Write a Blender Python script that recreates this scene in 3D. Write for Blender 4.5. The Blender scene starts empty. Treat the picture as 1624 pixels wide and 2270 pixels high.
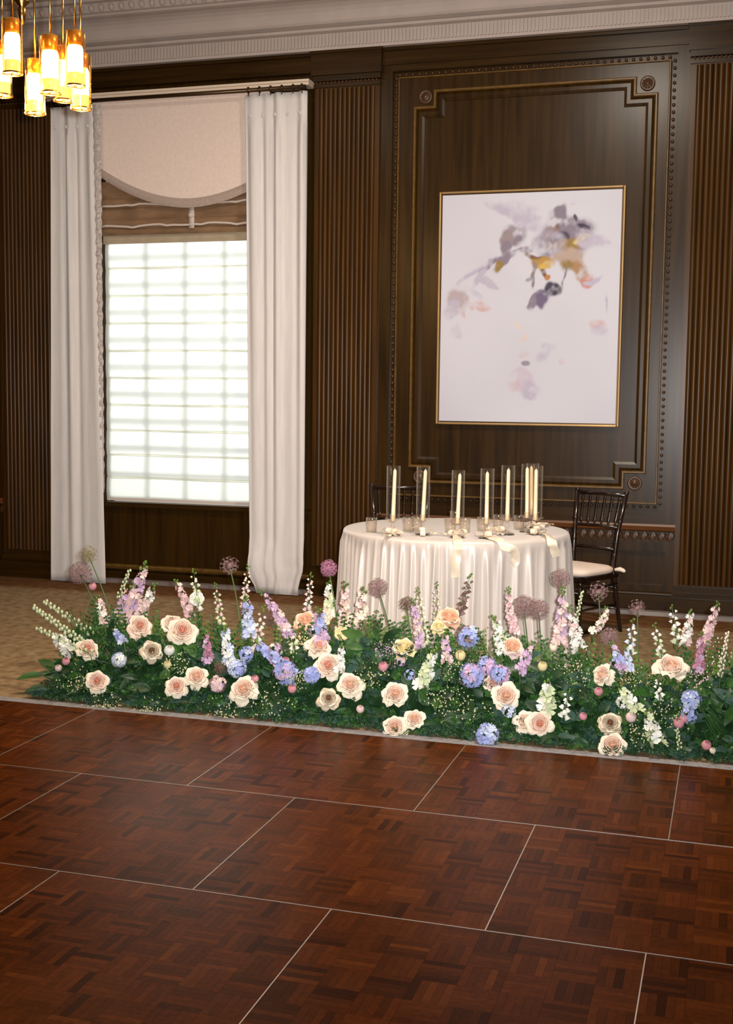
import bpy, math, random
import numpy as np
from mathutils import Vector, Matrix, Euler

random.seed(7)
C = bpy.context.scene.collection
SC = bpy.context.scene
PI = math.pi

# ------------------------------------------------------------------ camera
IW, IH, FPX = 1624.0, 2270.0, 2692.0
CAM_H, YAW, PITCH, ROLL = 1.5365, -0.2934, -0.0933, 0.0120
def cam_axes():
    cy, sy = math.cos(YAW), math.sin(YAW)
    f = Vector((sy*math.cos(PITCH), cy*math.cos(PITCH), math.sin(PITCH)))
    r = Vector((cy, -sy, 0)); u = r.cross(f)
    c, s = math.cos(ROLL), math.sin(ROLL)
    return c*r + s*u, -s*r + c*u, f
AR, AU, AF = cam_axes()
CAM = Vector((0, 0, CAM_H))
cd = bpy.data.cameras.new('camera'); cam = bpy.data.objects.new('camera', cd); C.objects.link(cam)
cd.sensor_fit = 'VERTICAL'; cd.sensor_height = 36.0; cd.lens = FPX/IH*36.0
cd.clip_start = 0.05; cd.clip_end = 100
cam.matrix_world = Matrix.Translation(CAM) @ Matrix((AR, AU, -AF)).transposed().to_4x4()
SC.camera = cam
def ray(x, y):
    return AR*((x-IW/2)/FPX) + AU*((IH/2-y)/FPX) + AF
def onY(x, y, Y):
    d = ray(x, y); return CAM + d*(Y/d.y)
def onZ(x, y, Z):
    d = ray(x, y); return CAM + d*((Z-CAM_H)/d.z)
def mound(x, y, back=0.0):
    """point of the flower bank's sloping front that the pixel shows"""
    d = ray(x, y); t = (5.18+back+1.28*CAM_H)/(d.y-1.28*d.z); return CAM + d*t

# ------------------------------------------------------------------ world, light, exposure
w = bpy.data.worlds.new('world'); SC.world = w; w.use_nodes = True
w.node_tree.nodes['Background'].inputs[0].default_value = (0.75, 0.85, 1.0, 1)
w.node_tree.nodes['Background'].inputs[1].default_value = 0.6
def area(name, loc, rot, sx, sy, power, col):
    l = bpy.data.lights.new(name, 'AREA'); l.shape = 'RECTANGLE'; l.size = sx; l.size_y = sy; l.energy = power; l.color = col
    o = bpy.data.objects.new(name, l); C.objects.link(o); o.location = loc; o.rotation_euler = rot; return o
# daylight behind the window with the blind
area('window_daylight', (-3.9, 13.2, 2.7), (math.radians(-90), 0, 0), 2.4, 2.4, 290, (0.98, 1.0, 0.95))
# daylight from the tall windows of the wall behind the camera
area('rear_window_daylight', (-0.1, -3.7, 1.35), (math.radians(90), 0, 0), 3.3, 2.5, 75, (0.72, 0.86, 1.0))
# warm overhead fill added out of view, standing in for other chandeliers
for loc_, pw_ in (((-0.9, 5.8, 4.5), 180), ((-1.4, 1.6, 4.5), 42), ((-3.9, 5.4, 4.5), 30)):
    l_ = bpy.data.lights.new('overhead_fill', 'AREA'); l_.shape = 'DISK'; l_.size = 0.5; l_.energy = pw_; l_.color = (1.0, 0.88, 0.74)
    o_ = bpy.data.objects.new('overhead_fill', l_); C.objects.link(o_); o_.location = loc_
# the camera's flash, right above the lens
fl = bpy.data.lights.new('camera_flash', 'SPOT'); fl.energy = 2050; fl.color = (1.0, 0.97, 0.94)
fl.spot_size = math.radians(66); fl.spot_blend = 1.0; fl.shadow_soft_size = 0.03
fo = bpy.data.objects.new('camera_flash', fl); C.objects.link(fo)
fo.location = CAM + AR*0.09 + AU*0.05
fo.rotation_euler = (Vector((-2.45, 8.9, 2.2)) - fo.location).to_track_quat('-Z', 'Y').to_euler()
SC.view_settings.view_transform = 'Standard'; SC.view_settings.look = 'None'
SC.view_settings.exposure = 0.0; SC.view_settings.gamma = 1.0; SC.view_settings.use_curve_mapping = False
SC.cycles.use_denoising = True
SC.cycles.max_bounces = 8; SC.cycles.transparent_max_bounces = 24; SC.cycles.caustics_reflective = False; SC.cycles.caustics_refractive = False
SC.cycles.sample_clamp_indirect = 4.0

# ------------------------------------------------------------------ materials
def newmat(name):
    m = bpy.data.materials.new(name); m.use_nodes = True
    nt = m.node_tree; b = nt.nodes['Principled BSDF']; return m, nt, b
def mat(name, col, rough=0.6, metal=0.0, spec=0.5, var=0.0, scale=(8, 8, 8), bump=0.0, bscale=60, sheen=0.0, coat=0.0, sss=0.0, trans=0.0):
    """principled material with a noise variation of its own colour"""
    m, nt, b = newmat(name)
    b.inputs['Base Color'].default_value = (*col, 1); b.inputs['Roughness'].default_value = rough
    b.inputs['Metallic'].default_value = metal; b.inputs['Specular IOR Level'].default_value = spec
    b.inputs['Sheen Weight'].default_value = sheen; b.inputs['Coat Weight'].default_value = coat
    N = nt.nodes; L = nt.links
    if var or bump:
        geo = N.new('ShaderNodeNewGeometry'); mp = N.new('ShaderNodeMapping'); mp.inputs['Scale'].default_value = scale
        L.new(geo.outputs['Position'], mp.inputs['Vector'])
    if var:
        no = N.new('ShaderNodeTexNoise'); no.inputs['Scale'].default_value = 1.0; no.inputs['Detail'].default_value = 5
        L.new(mp.outputs[0], no.inputs['Vector'])
        cr = N.new('ShaderNodeValToRGB'); cr.color_ramp.elements[0].position = 0.3; cr.color_ramp.elements[1].position = 0.72
        cr.color_ramp.elements[0].color = (*[c*(1-var) for c in col], 1); cr.color_ramp.elements[1].color = (*[min(1, c*(1+var)) for c in col], 1)
        L.new(no.outputs[0], cr.inputs[0]); L.new(cr.outputs[0], b.inputs['Base Color'])
    if bump:
        n2 = N.new('ShaderNodeTexNoise'); n2.inputs['Scale'].default_value = bscale; n2.inputs['Detail'].default_value = 3
        L.new(geo.outputs['Position'], n2.inputs['Vector'])
        bp = N.new('ShaderNodeBump'); bp.inputs['Strength'].default_value = bump; bp.inputs['Distance'].default_value = 0.01
        L.new(n2.outputs[0], bp.inputs['Height']); L.new(bp.outputs[0], b.inputs['Normal'])
    if trans:
        tr = N.new('ShaderNodeBsdfTranslucent'); tr.inputs[0].default_value = (*col, 1)
        mx = N.new('ShaderNodeMixShader'); mx.inputs[0].default_value = trans
        L.new(b.outputs[0], mx.inputs[1]); L.new(tr.outputs[0], mx.inputs[2]); L.new(mx.outputs[0], N['Material Output'].inputs[0])
    return m
def thin_glass(name, tint=(1, 1, 1), rough=0.02, fac=0.0, mul=0.45, power=3.0, refr_tint=0.0):
    m, nt, b = newmat(name); N = nt.nodes; L = nt.links; N.remove(b)
    t = N.new('ShaderNodeBsdfTransparent'); t.inputs[0].default_value = (*tint, 1)
    g = N.new('ShaderNodeBsdfGlossy'); g.inputs['Roughness'].default_value = rough
    lw = N.new('ShaderNodeLayerWeight'); lw.inputs[0].default_value = 0.5
    pw = N.new('ShaderNodeMath'); pw.operation = 'POWER'; pw.inputs[1].default_value = power; L.new(lw.outputs['Facing'], pw.inputs[0])
    ad = N.new('ShaderNodeMath'); ad.operation = 'MULTIPLY_ADD'; ad.inputs[1].default_value = mul; ad.inputs[2].default_value = 0.012+fac
    mx = N.new('ShaderNodeMixShader'); L.new(pw.outputs[0], ad.inputs[0]); L.new(ad.outputs[0], mx.inputs[0])
    if refr_tint:  # warm diffuse colour stands in for light refracted at the glass edges
        d = N.new('ShaderNodeBsdfDiffuse'); d.inputs[0].default_value = (0.8, 0.72, 0.58, 1); m2 = N.new('ShaderNodeMixShader'); m2.inputs[0].default_value = refr_tint
        L.new(g.outputs[0], m2.inputs[1]); L.new(d.outputs[0], m2.inputs[2]); g = m2
    L.new(t.outputs[0], mx.inputs[1]); L.new(g.outputs[0], mx.inputs[2]); L.new(mx.outputs[0], N['Material Output'].inputs[0])
    return m
def emit(name, col, strength):
    m, nt, b = newmat(name)
    b.inputs['Base Color'].default_value = (*col, 1); b.inputs['Emission Color'].default_value = (*col, 1); b.inputs['Emission Strength'].default_value = strength
    return m

WOOD = mat('mahogany', (0.026, 0.0118, 0.0020), 0.28, spec=0.17, var=0.45, scale=(26, 26, 1.3), coat=0.0)
WOODH = mat('mahogany_across', (0.026, 0.0118, 0.0020), 0.28, spec=0.17, var=0.45, scale=(1.3, 26, 26), coat=0.0)
WOODG = mat('mahogany_gilded_edge', (0.10, 0.050, 0.010), 0.38, spec=0.3, var=0.3, scale=(20, 20, 20))
BEADM = mat('carved_bead_wood', (0.055, 0.022, 0.007), 0.42, spec=0.45)
WOODP = mat('mahogany_reeded', (0.044, 0.0178, 0.0033), 0.30, spec=0.17, var=0.4, scale=(26, 26, 1.3))
RAILM = mat('reddish_rail_wood', (0.10, 0.034, 0.009), 0.35, spec=0.4, var=0.3, scale=(1.5, 20, 20))
CHAIRM = mat('dark_mahogany_lacquer', (0.012, 0.005, 0.003), 0.22, spec=0.6, coat=0.3)
PLASTER = mat('warm_white_plaster', (0.40, 0.335, 0.30), 0.85, spec=0.2, var=0.05, scale=(6, 6, 6), bump=0.1)
CREAM = mat('cream_painted_wood', (0.62, 0.50, 0.38), 0.6)
CURT = mat('blush_curtain_linen', (0.60, 0.565, 0.545), 0.9, spec=0.1, var=0.06, scale=(40, 40, 3), bump=0.15, bscale=300, sheen=0.2)
GIMP = mat('grey_curtain_trim', (0.42, 0.37, 0.34), 0.9, spec=0.1, var=0.35, scale=(60, 60, 60))
VALM = mat('blush_valance_linen', (0.68, 0.555, 0.485), 0.9, spec=0.1, var=0.05, scale=(40, 40, 40))
VALTRIM = mat('taupe_valance_braid', (0.36, 0.28, 0.235), 0.9, spec=0.1, var=0.12, scale=(50, 50, 90))
TAUPE = mat('taupe_shade_cloth', (0.21, 0.125, 0.07), 0.9, spec=0.1, var=0.25, scale=(5, 5, 14))
TAUPEL = mat('pale_shade_piping', (0.55, 0.46, 0.40), 0.9, spec=0.1)
TAN = mat('tan_shade_header', (0.36, 0.29, 0.20), 0.9, spec=0.1, var=0.1, scale=(10, 10, 30))
BLIND = mat('white_blind_cloth', (0.86, 0.88, 0.83), 0.9, spec=0.1, var=0.02, scale=(9, 9, 9), trans=0.62)
BLINDB = mat('blind_fold_cloth', (0.88, 0.88, 0.80), 0.9, spec=0.1, trans=0.75)
WHITEP = mat('white_window_paint', (0.7, 0.7, 0.66), 0.5)
GLASS = thin_glass('window_glass')
BRONZE = mat('dark_bronze', (0.07, 0.04, 0.018), 0.35, metal=0.8)
BRASS = mat('polished_brass', (0.62, 0.33, 0.08), 0.22, metal=1.0)
GOLD = mat('gilt_frame', (0.30, 0.185, 0.075), 0.40, metal=0.6, var=0.12, scale=(5, 5, 5))
STRIP = mat('aluminium_joint_strip', (0.50, 0.45, 0.41), 0.36, metal=0.8)
EDGE = mat('grey_carpet_edge', (0.21, 0.20, 0.205), 0.8, var=0.25, scale=(40, 40, 40))
SATIN = mat('champagne_satin', (0.56, 0.49, 0.44), 0.38, spec=0.75, var=0.03, scale=(3, 3, 3), sheen=0.25)
RIBM = mat('champagne_ribbon', (0.80, 0.69, 0.54), 0.30, spec=0.6, trans=0.15)
IVORY = mat('ivory_wax', (0.86, 0.73, 0.50), 0.45, spec=0.4)
CRYST = thin_glass('clear_table_glass', (0.98, 0.955, 0.93), 0.14, 0.012, 0.85, 2.6, 0.32)
CUSH = mat('blush_cushion_cloth', (0.72, 0.58, 0.48), 0.85, spec=0.15)
AMBER = thin_glass('amber_lamp_glass', (1.0, 0.88, 0.66), 0.06, 0.02)
DIFF = emit('lit_ribbed_diffuser', (1.0, 0.78, 0.50), 1.15)
CORE = emit('lit_bulb', (1.0, 0.80, 0.50), 22.0)
SOIL = mat('moss_foam', (0.008, 0.028, 0.008), 0.95, spec=0.1, var=0.4, scale=(30, 30, 30))
LEAF = {'dark': mat('leaf_dark', (0.010, 0.042, 0.012), 0.45, spec=0.4, var=0.4, scale=(14, 14, 14), trans=0.12),
        'mid': mat('leaf_mid', (0.030, 0.095, 0.016), 0.5, spec=0.35, var=0.4, scale=(14, 14, 14), trans=0.15),
        'blue': mat('leaf_blue_green', (0.022, 0.062, 0.046), 0.6, spec=0.3, var=0.35, scale=(14, 14, 14), trans=0.1),
        'lime': mat('leaf_fresh', (0.13, 0.22, 0.040), 0.55, spec=0.3, var=0.3, scale=(20, 20, 20), trans=0.2)}
STEM = mat('stem_green', (0.06, 0.12, 0.03), 0.5, var=0.2)
def petal(name, c, tr=0.2): return mat(name, c, 0.65, spec=0.2, var=0.07, scale=(60, 60, 60), trans=tr)
P = {'cream': petal('petal_cream', (0.80, 0.705, 0.56), 0.1), 'blush': petal('petal_blush', (0.80, 0.60, 0.485), 0.1),
     'peach': petal('petal_peach', (0.84, 0.53, 0.36)), 'rosy': petal('petal_rose_heart', (0.80, 0.38, 0.26)),
     'yellow': petal('petal_pale_yellow', (0.80, 0.68, 0.36)), 'beige': petal('petal_beige', (0.60, 0.50, 0.37)),
     'brownheart': petal('petal_brown_heart', (0.26, 0.12, 0.06)), 'white': petal('petal_white', (0.80, 0.80, 0.74)),
     'greenwhite': petal('petal_green_white', (0.60, 0.66, 0.42)), 'pink': petal('petal_pink', (0.72, 0.47, 0.50)), 'budpink': petal('bud_pink', (0.66, 0.30, 0.34)),
     'palepink': petal('petal_pale_pink', (0.78, 0.58, 0.56)), 'lilac': petal('petal_lilac', (0.58, 0.40, 0.58)),
     'blue': petal('petal_periwinkle', (0.36, 0.41, 0.72)), 'paleblue': petal('petal_pale_blue', (0.56, 0.62, 0.78)),
     'mauve': petal('allium_mauve', (0.30, 0.185, 0.185)), 'magenta': petal('allium_pink_purple', (0.45, 0.20, 0.30)),
     'brown': petal('dried_brown', (0.16, 0.10, 0.075)), 'fuzz': petal('fuzzy_green_brown', (0.28, 0.24, 0.13)), 'creamlow': petal('tiny_cream', (0.62, 0.60, 0.38))}

# ------------------------------------------------------------------ mesh helpers
class MB:
    def __init__(s): s.v = []; s.f = []
    def add(s, vs, fs, M=None):
        o = len(s.v)
        if M is not None: vs = [M @ Vector(v) for v in vs]
        s.v.extend([tuple(v) for v in vs]); s.f.extend([tuple(i+o for i in f) for f in fs]); return s
    def box(s, a, b, M=None):
        x0, y0, z0 = a; x1, y1, z1 = b
        return s.add([(x0,y0,z0),(x1,y0,z0),(x1,y1,z0),(x0,y1,z0),(x0,y0,z1),(x1,y0,z1),(x1,y1,z1),(x0,y1,z1)],
                     [(3,2,1,0),(4,5,6,7),(0,1,5,4),(1,2,6,5),(2,3,7,6),(3,0,4,7)], M)
    def tube(s, path, r, n=8, cap=True):
        path = [Vector(p) for p in path]; m = len(path)
        rs = r if isinstance(r, (list, tuple)) else [r]*m
        vs = []; ref = None
        for i, p in enumerate(path):
            t = (path[min(i+1, m-1)] - path[max(i-1, 0)]).normalized()
            if ref is None: ref = Vector((1, 0, 0)) if abs(t.x) < 0.8 else Vector((0, 1, 0))
            a = (ref - t*ref.dot(t)).normalized(); b = t.cross(a); ref = a
            for k in range(n):
                an = 2*PI*k/n; vs.append(p + (a*math.cos(an)+b*math.sin(an))*rs[i])
        fs = [(i*n+k, i*n+(k+1) % n, (i+1)*n+(k+1) % n, (i+1)*n+k) for i in range(m-1) for k in range(n)]
        if cap: fs += [tuple(range(n-1, -1, -1)), tuple((m-1)*n+k for k in range(n))]
        return s.add(vs, fs)
    def lathe(s, prof, n=24, M=None, cap=False):
        vs = [(r*math.cos(2*PI*k/n), r*math.sin(2*PI*k/n), z) for r, z in prof for k in range(n)]; m = len(prof)
        fs = [(i*n+k, i*n+(k+1) % n, (i+1)*n+(k+1) % n, (i+1)*n+k) for i in range(m-1) for k in range(n)]
        if cap: fs += [tuple(range(n-1, -1, -1)), tuple((m-1)*n+k for k in range(n))]
        return s.add(vs, fs, M)
    def grid(s, fn, nu, nv):
        vs = [fn(i/nu, j/nv) for j in range(nv+1) for i in range(nu+1)]; k = nu+1
        return s.add(vs, [(j*k+i, j*k+i+1, (j+1)*k+i+1, (j+1)*k+i) for j in range(nv) for i in range(nu)])
    def ball(s, c, r, M=None, n=6, sq=1.0):
        c = Vector(c); prof = [(max(1e-4, math.sin(PI*i/4))*r, -math.cos(PI*i/4)*r*sq) for i in range(5)]
        T = Matrix.Translation(c); return s.lathe(prof, n, (M @ T) if M is not None else T)
    def extr(s, prof, x0, x1):
        """profile of (y, z) points swept along x"""
        n = len(prof); vs = [(x0, y, z) for y, z in prof]+[(x1, y, z) for y, z in prof]
        return s.add(vs, [(i, i+1, n+i+1, n+i) for i in range(n-1)])
    def mesh(s, name, m, smooth=False):
        me = bpy.data.meshes.new(name); me.from_pydata(s.v, [], s.f); me.update()
        if m is not None: me.materials.append(m)
        if smooth: me.polygons.foreach_set('use_smooth', [True]*len(me.polygons))
        return me
    def build(s, name, m, parent=None, smooth=False, **kw):
        return link(name, s.mesh(name, m, smooth), parent, **kw)
def link(name, me, parent=None, M=None, mat=None, **props):
    """M is a world matrix; parents are never rotated or scaled unless M is None"""
    o = bpy.data.objects.new(name, me); C.objects.link(o)
    if parent is not None:
        o.parent = parent
    if M is not None:
        o.matrix_basis = (wm(parent).inverted() @ M) if parent is not None else M
    if mat is not None:
        o.material_slots[0].link = 'OBJECT'; o.material_slots[0].material = mat
    for k, v in props.items(): o[k] = v
    return o
def wm(o):
    m = o.matrix_basis.copy()
    while o.parent is not None: o = o.parent; m = o.matrix_basis @ m
    return m
def thing(name, label, cat, loc, rotz=0, group=None):
    o = bpy.data.objects.new(name, None); C.objects.link(o); o.empty_display_size = 0.05
    o.location = loc; o.rotation_euler = (0, 0, rotz); o.matrix_basis = Matrix.Translation(loc) @ Matrix.Rotation(rotz, 4, 'Z')
    o['label'] = label; o['category'] = cat
    if group: o['group'] = group
    return o
def tag(o, label, cat, group=None):
    o['label'] = label; o['category'] = cat
    if group: o['group'] = group
    return o
def struct(name, o=None, loc=(0, 0, 0)):
    if o is None:
        o = bpy.data.objects.new(name, None); C.objects.link(o); o.location = loc; o.matrix_basis = Matrix.Translation(loc)
    o['kind'] = 'structure'; return o
def frame_along(z, roll=0.0):
    """rotation whose local Z points along z"""
    q = Vector(z).normalized().to_track_quat('Z', 'Y').to_matrix().to_4x4()
    return q @ Matrix.Rotation(roll, 4, 'Z')
def bez(p0, p1, p2, n=8):
    p0, p1, p2 = Vector(p0), Vector(p1), Vector(p2)
    return [p0*(1-t)**2 + p1*2*t*(1-t) + p2*t*t for t in [i/n for i in range(n+1)]]

# ------------------------------------------------------------------ room shell
YW = 8.96
XL, XR, YB, ZC = -9.0, 3.2, -4.2, 4.53
EDGE_Y = 5.182
# carpet floor with a woven border near the wall
m, nt, b = newmat('brown_carpet'); N = nt.nodes; L = nt.links
geo = N.new('ShaderNodeNewGeometry'); n1 = N.new('ShaderNodeTexNoise'); n1.inputs['Scale'].default_value = 16; n1.inputs['Detail'].default_value = 8
L.new(geo.outputs['Position'], n1.inputs['Vector'])
cr = N.new('ShaderNodeValToRGB'); cr.color_ramp.elements[0].position = 0.35; cr.color_ramp.elements[0].color = (0.17, 0.105, 0.052, 1)
cr.color_ramp.elements[1].position = 0.68; cr.color_ramp.elements[1].color = (0.30, 0.21, 0.115, 1)
L.new(n1.outputs[0], cr.inputs[0])
sep = N.new('ShaderNodeSeparateXYZ'); L.new(geo.outputs['Position'], sep.inputs[0])
band = N.new('ShaderNodeValToRGB'); band.color_ramp.interpolation = 'CONSTANT'
mr = N.new('ShaderNodeMapRange'); mr.inputs[1].default_value = 8.0; mr.inputs[2].default_value = 9.0; L.new(sep.outputs['Y'], mr.inputs[0]); L.new(mr.outputs[0], band.inputs[0])
e = band.color_ramp.elements; e[0].position = 0; e[0].color = (1, 1, 1, 1); e[1].position = 0.37; e[1].color = (0.72, 0.55, 0.42, 1)
for p_, c_ in ((0.395, (1.1, 0.95, 0.8, 1)), (0.42, (0.60, 0.42, 0.30, 1)), (0.5, (0.55, 0.37, 0.25, 1))):
    q = e.new(p_); q.color = c_
mx = N.new('ShaderNodeMix'); mx.data_type = 'RGBA'; mx.blend_type = 'MULTIPLY'; mx.inputs[0].default_value = 1
L.new(cr.outputs[0], mx.inputs[6]); L.new(band.outputs[0], mx.inputs[7]); L.new(mx.outputs[2], b.inputs['Base Color'])
b.inputs['Roughness'].default_value = 0.95; b.inputs['Specular IOR Level'].default_value = 0.1
CARPET = m
struct('floor', MB().box((XL, YB, -0.05), (XR, YW+0.3, 0.0)).build('floor', CARPET))
struct('ceiling', MB().box((XL, YB, ZC), (XR, YW+0.3, ZC+0.1)).build('ceiling', PLASTER))
WALLP = mat('side_wall_wood', (0.045, 0.02, 0.008), 0.5, var=0.3, scale=(10, 10, 1))
struct('wall_left', MB().box((XL-0.1, YB, 0), (XL, YW+0.3, ZC)).build('wall_left', WALLP))
struct('wall_right', MB().box((XR, YB, 0), (XR+0.1, YW+0.3, ZC)).build('wall_right', WALLP))
# rear wall with the opening of the daylight window
rw = MB(); rx0, rx1, rz0, rz1 = -1.85, 1.65, 0.05, 2.65
rw.box((XL, YB-0.1, 0), (rx0, YB, ZC)); rw.box((rx1, YB-0.1, 0), (XR, YB, ZC)); rw.box((rx0, YB-0.1, 0), (rx1, YB, rz0)); rw.box((rx0, YB-0.1, rz1), (rx1, YB, ZC))
struct('wall_rear', rw.build('wall_rear', WALLP))

# back wall: solid pieces around the window opening
WX0, WX1, WZ0, WZ1 = -4.99, -3.54, 0.66, 3.35
wb = struct('wall_back')
def wbp(name, a, b, m=WOOD): return MB().box(a, b).build(name, m, wb)
wbp('panel_field', (XL, YW, 0), (WX0, YW+0.1, ZC)); wbp('panel_field', (WX1, YW, 0), (XR, YW+0.1, ZC))
wbp('window_apron', (WX0, YW, 0), (WX1, YW+0.1, WZ0)); wbp('window_head', (WX0, YW, WZ1), (WX1, YW+0.1, ZC))
rv = MB(); rv.box((WX0-0.02, YW+0.1, WZ0-0.02), (WX0, YW+0.3, WZ1+0.02)); rv.box((WX1, YW+0.1, WZ0-0.02), (WX1+0.02, YW+0.3, WZ1+0.02))
rv.box((WX0, YW+0.1, WZ0-0.02), (WX1, YW+0.3, WZ0)); rv.box((WX0, YW+0.1, WZ1), (WX1, YW+0.3, WZ1+0.02)); rv.build('window_reveal', WHITEP, wb)

# pilasters with reeds
BAYS = [(-5.385, -3.135), (-2.625, -0.385)]
PILS = [(-5.895, -5.385), (-3.135, -2.625), (-0.385, 0.125)]
reed_me = MB(); RR = 0.0185
reed_me.add([(RR*math.cos(a), -RR*0.9*math.sin(a), z) for z in (0.235, 3.85) for a in [PI*i/8 for i in range(9)]],
            [(i+1, i, 9+i, 9+i+1) for i in range(8)])
reed_me = reed_me.mesh('reed', WOODP, True)
for i, (x0, x1) in enumerate(PILS):
    t = struct('trim_%d' % (i+1), None, ((x0+x1)/2, YW, 0))
    def pb(name, a, b, m=WOOD): return link(name, MB().box(a, b).mesh(name, m), t, M=Matrix())
    pb('pilaster_shaft', (x0, YW-0.06, 0.2), (x1, YW, 3.9), WOODP)
    pl = MB(); pl.box((x0-0.015, YW-0.10, 0), (x1+0.015, YW, 0.14)); pl.box((x0-0.008, YW-0.085, 0.14), (x1+0.008, YW, 0.18)); pl.box((x0, YW-0.075, 0.18), (x1, YW, 0.225))
    link('plinth', pl.mesh('plinth', WOODH), t, M=Matrix())
    cp = MB(); cp.box((x0-0.005, YW-0.075, 3.86), (x1+0.005, YW, 3.885)); cp.box((x0-0.01, YW-0.085, 3.905), (x1+0.01, YW, 3.945))
    cp.box((x0-0.02, YW-0.10, 3.945), (x1+0.02, YW, 4.10)); cp.box((x0-0.03, YW-0.115, 4.10), (x1+0.03, YW, 4.13))
    link('capital', cp.mesh('capital', WOODH), t, M=Matrix())
    bd = MB()
    for k in range(17): bd.ball((x0+0.02+k*(x1-x0-0.04)/16, YW-0.082, 3.893), 0.009, n=6)
    link('beading', bd.mesh('beading', BEADM, True), t, M=Matrix(), kind='stuff')
    n = 12; st = (x1-x0-0.07)/n
    for k in range(n):
        link('reed', reed_me, t, M=Matrix.Translation((x0+0.035+st*(k+0.5), YW-0.06, 0)))
# bay panelling
def bar_path(mb, pts, w_, y0, y1, closed=True):
    """mitred flat bar of width w_ along an axis-aligned outline in the XZ plane, between depths y0 (front) and y1"""
    n = len(pts)
    def off(i, d):
        p = Vector(pts[i]); a = (p-Vector(pts[i-1])).normalized(); b_ = (Vector(pts[(i+1) % n])-p).normalized()
        na = Vector((-a.y, a.x)); nb = Vector((-b_.y, b_.x)); return p + (na+nb)*d
    vs = []
    for i in range(n):
        o_, i_ = off(i, -w_/2), off(i, w_/2)
        vs += [(o_.x, y1, o_.y), (o_.x, y0+0.008, o_.y), ((o_.x*0.7+i_.x*0.3), y0, (o_.y*0.7+i_.y*0.3)), ((o_.x*0.3+i_.x*0.7), y0, (o_.y*0.3+i_.y*0.7)), (i_.x, y0+0.008, i_.y), (i_.x, y1, i_.y)]
    fs = []
    for i in range(n):
        j = (i+1) % n
        for k in range(5): fs.append((i*6+k, j*6+k, j*6+k+1, i*6+k+1))
    mb.add(vs, fs); return mb
def notch_outline(x0, x1, z0, z1, nx, nz):
    return [(x0+nx, z0), (x1-nx, z0), (x1-nx, z0+nz), (x1, z0+nz), (x1, z1-nz), (x1-nx, z1-nz), (x1-nx, z1), (x0+nx, z1), (x0+nx, z1-nz), (x0, z1-nz), (x0, z0+nz), (x0+nx, z0+nz)]
leaf_orn = MB()
for k in range(2):
    leaf_orn.grid(lambda u, v: ((v-0.5)*0.05 + 0.012*math.sin(PI*u)*(1 if k else -1), -0.004-0.012*math.sin(PI*v)*math.sin(PI*(0.15+0.7*u)), (u-0.5)*0.05*(0.3+math.sin(PI*v)) + (v-0.5)*0.03), 3, 4)
leaf_orn = leaf_orn.mesh('carved_leaf', BEADM, True)
ros_me = MB(); ros_me.lathe([(0.052, 0), (0.052, 0.010), (0.044, 0.016), (0.036, 0.010), (0.026, 0.010), (0.016, 0.022), (0.001, 0.026)], 20)
for k in range(10):
    a = 2*PI*k/10; ros_me.ball((0.030*math.cos(a), 0.030*math.sin(a), 0.012), 0.008, n=5)
ros_me = ros_me.mesh('rosette', BEADM, True)
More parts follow.
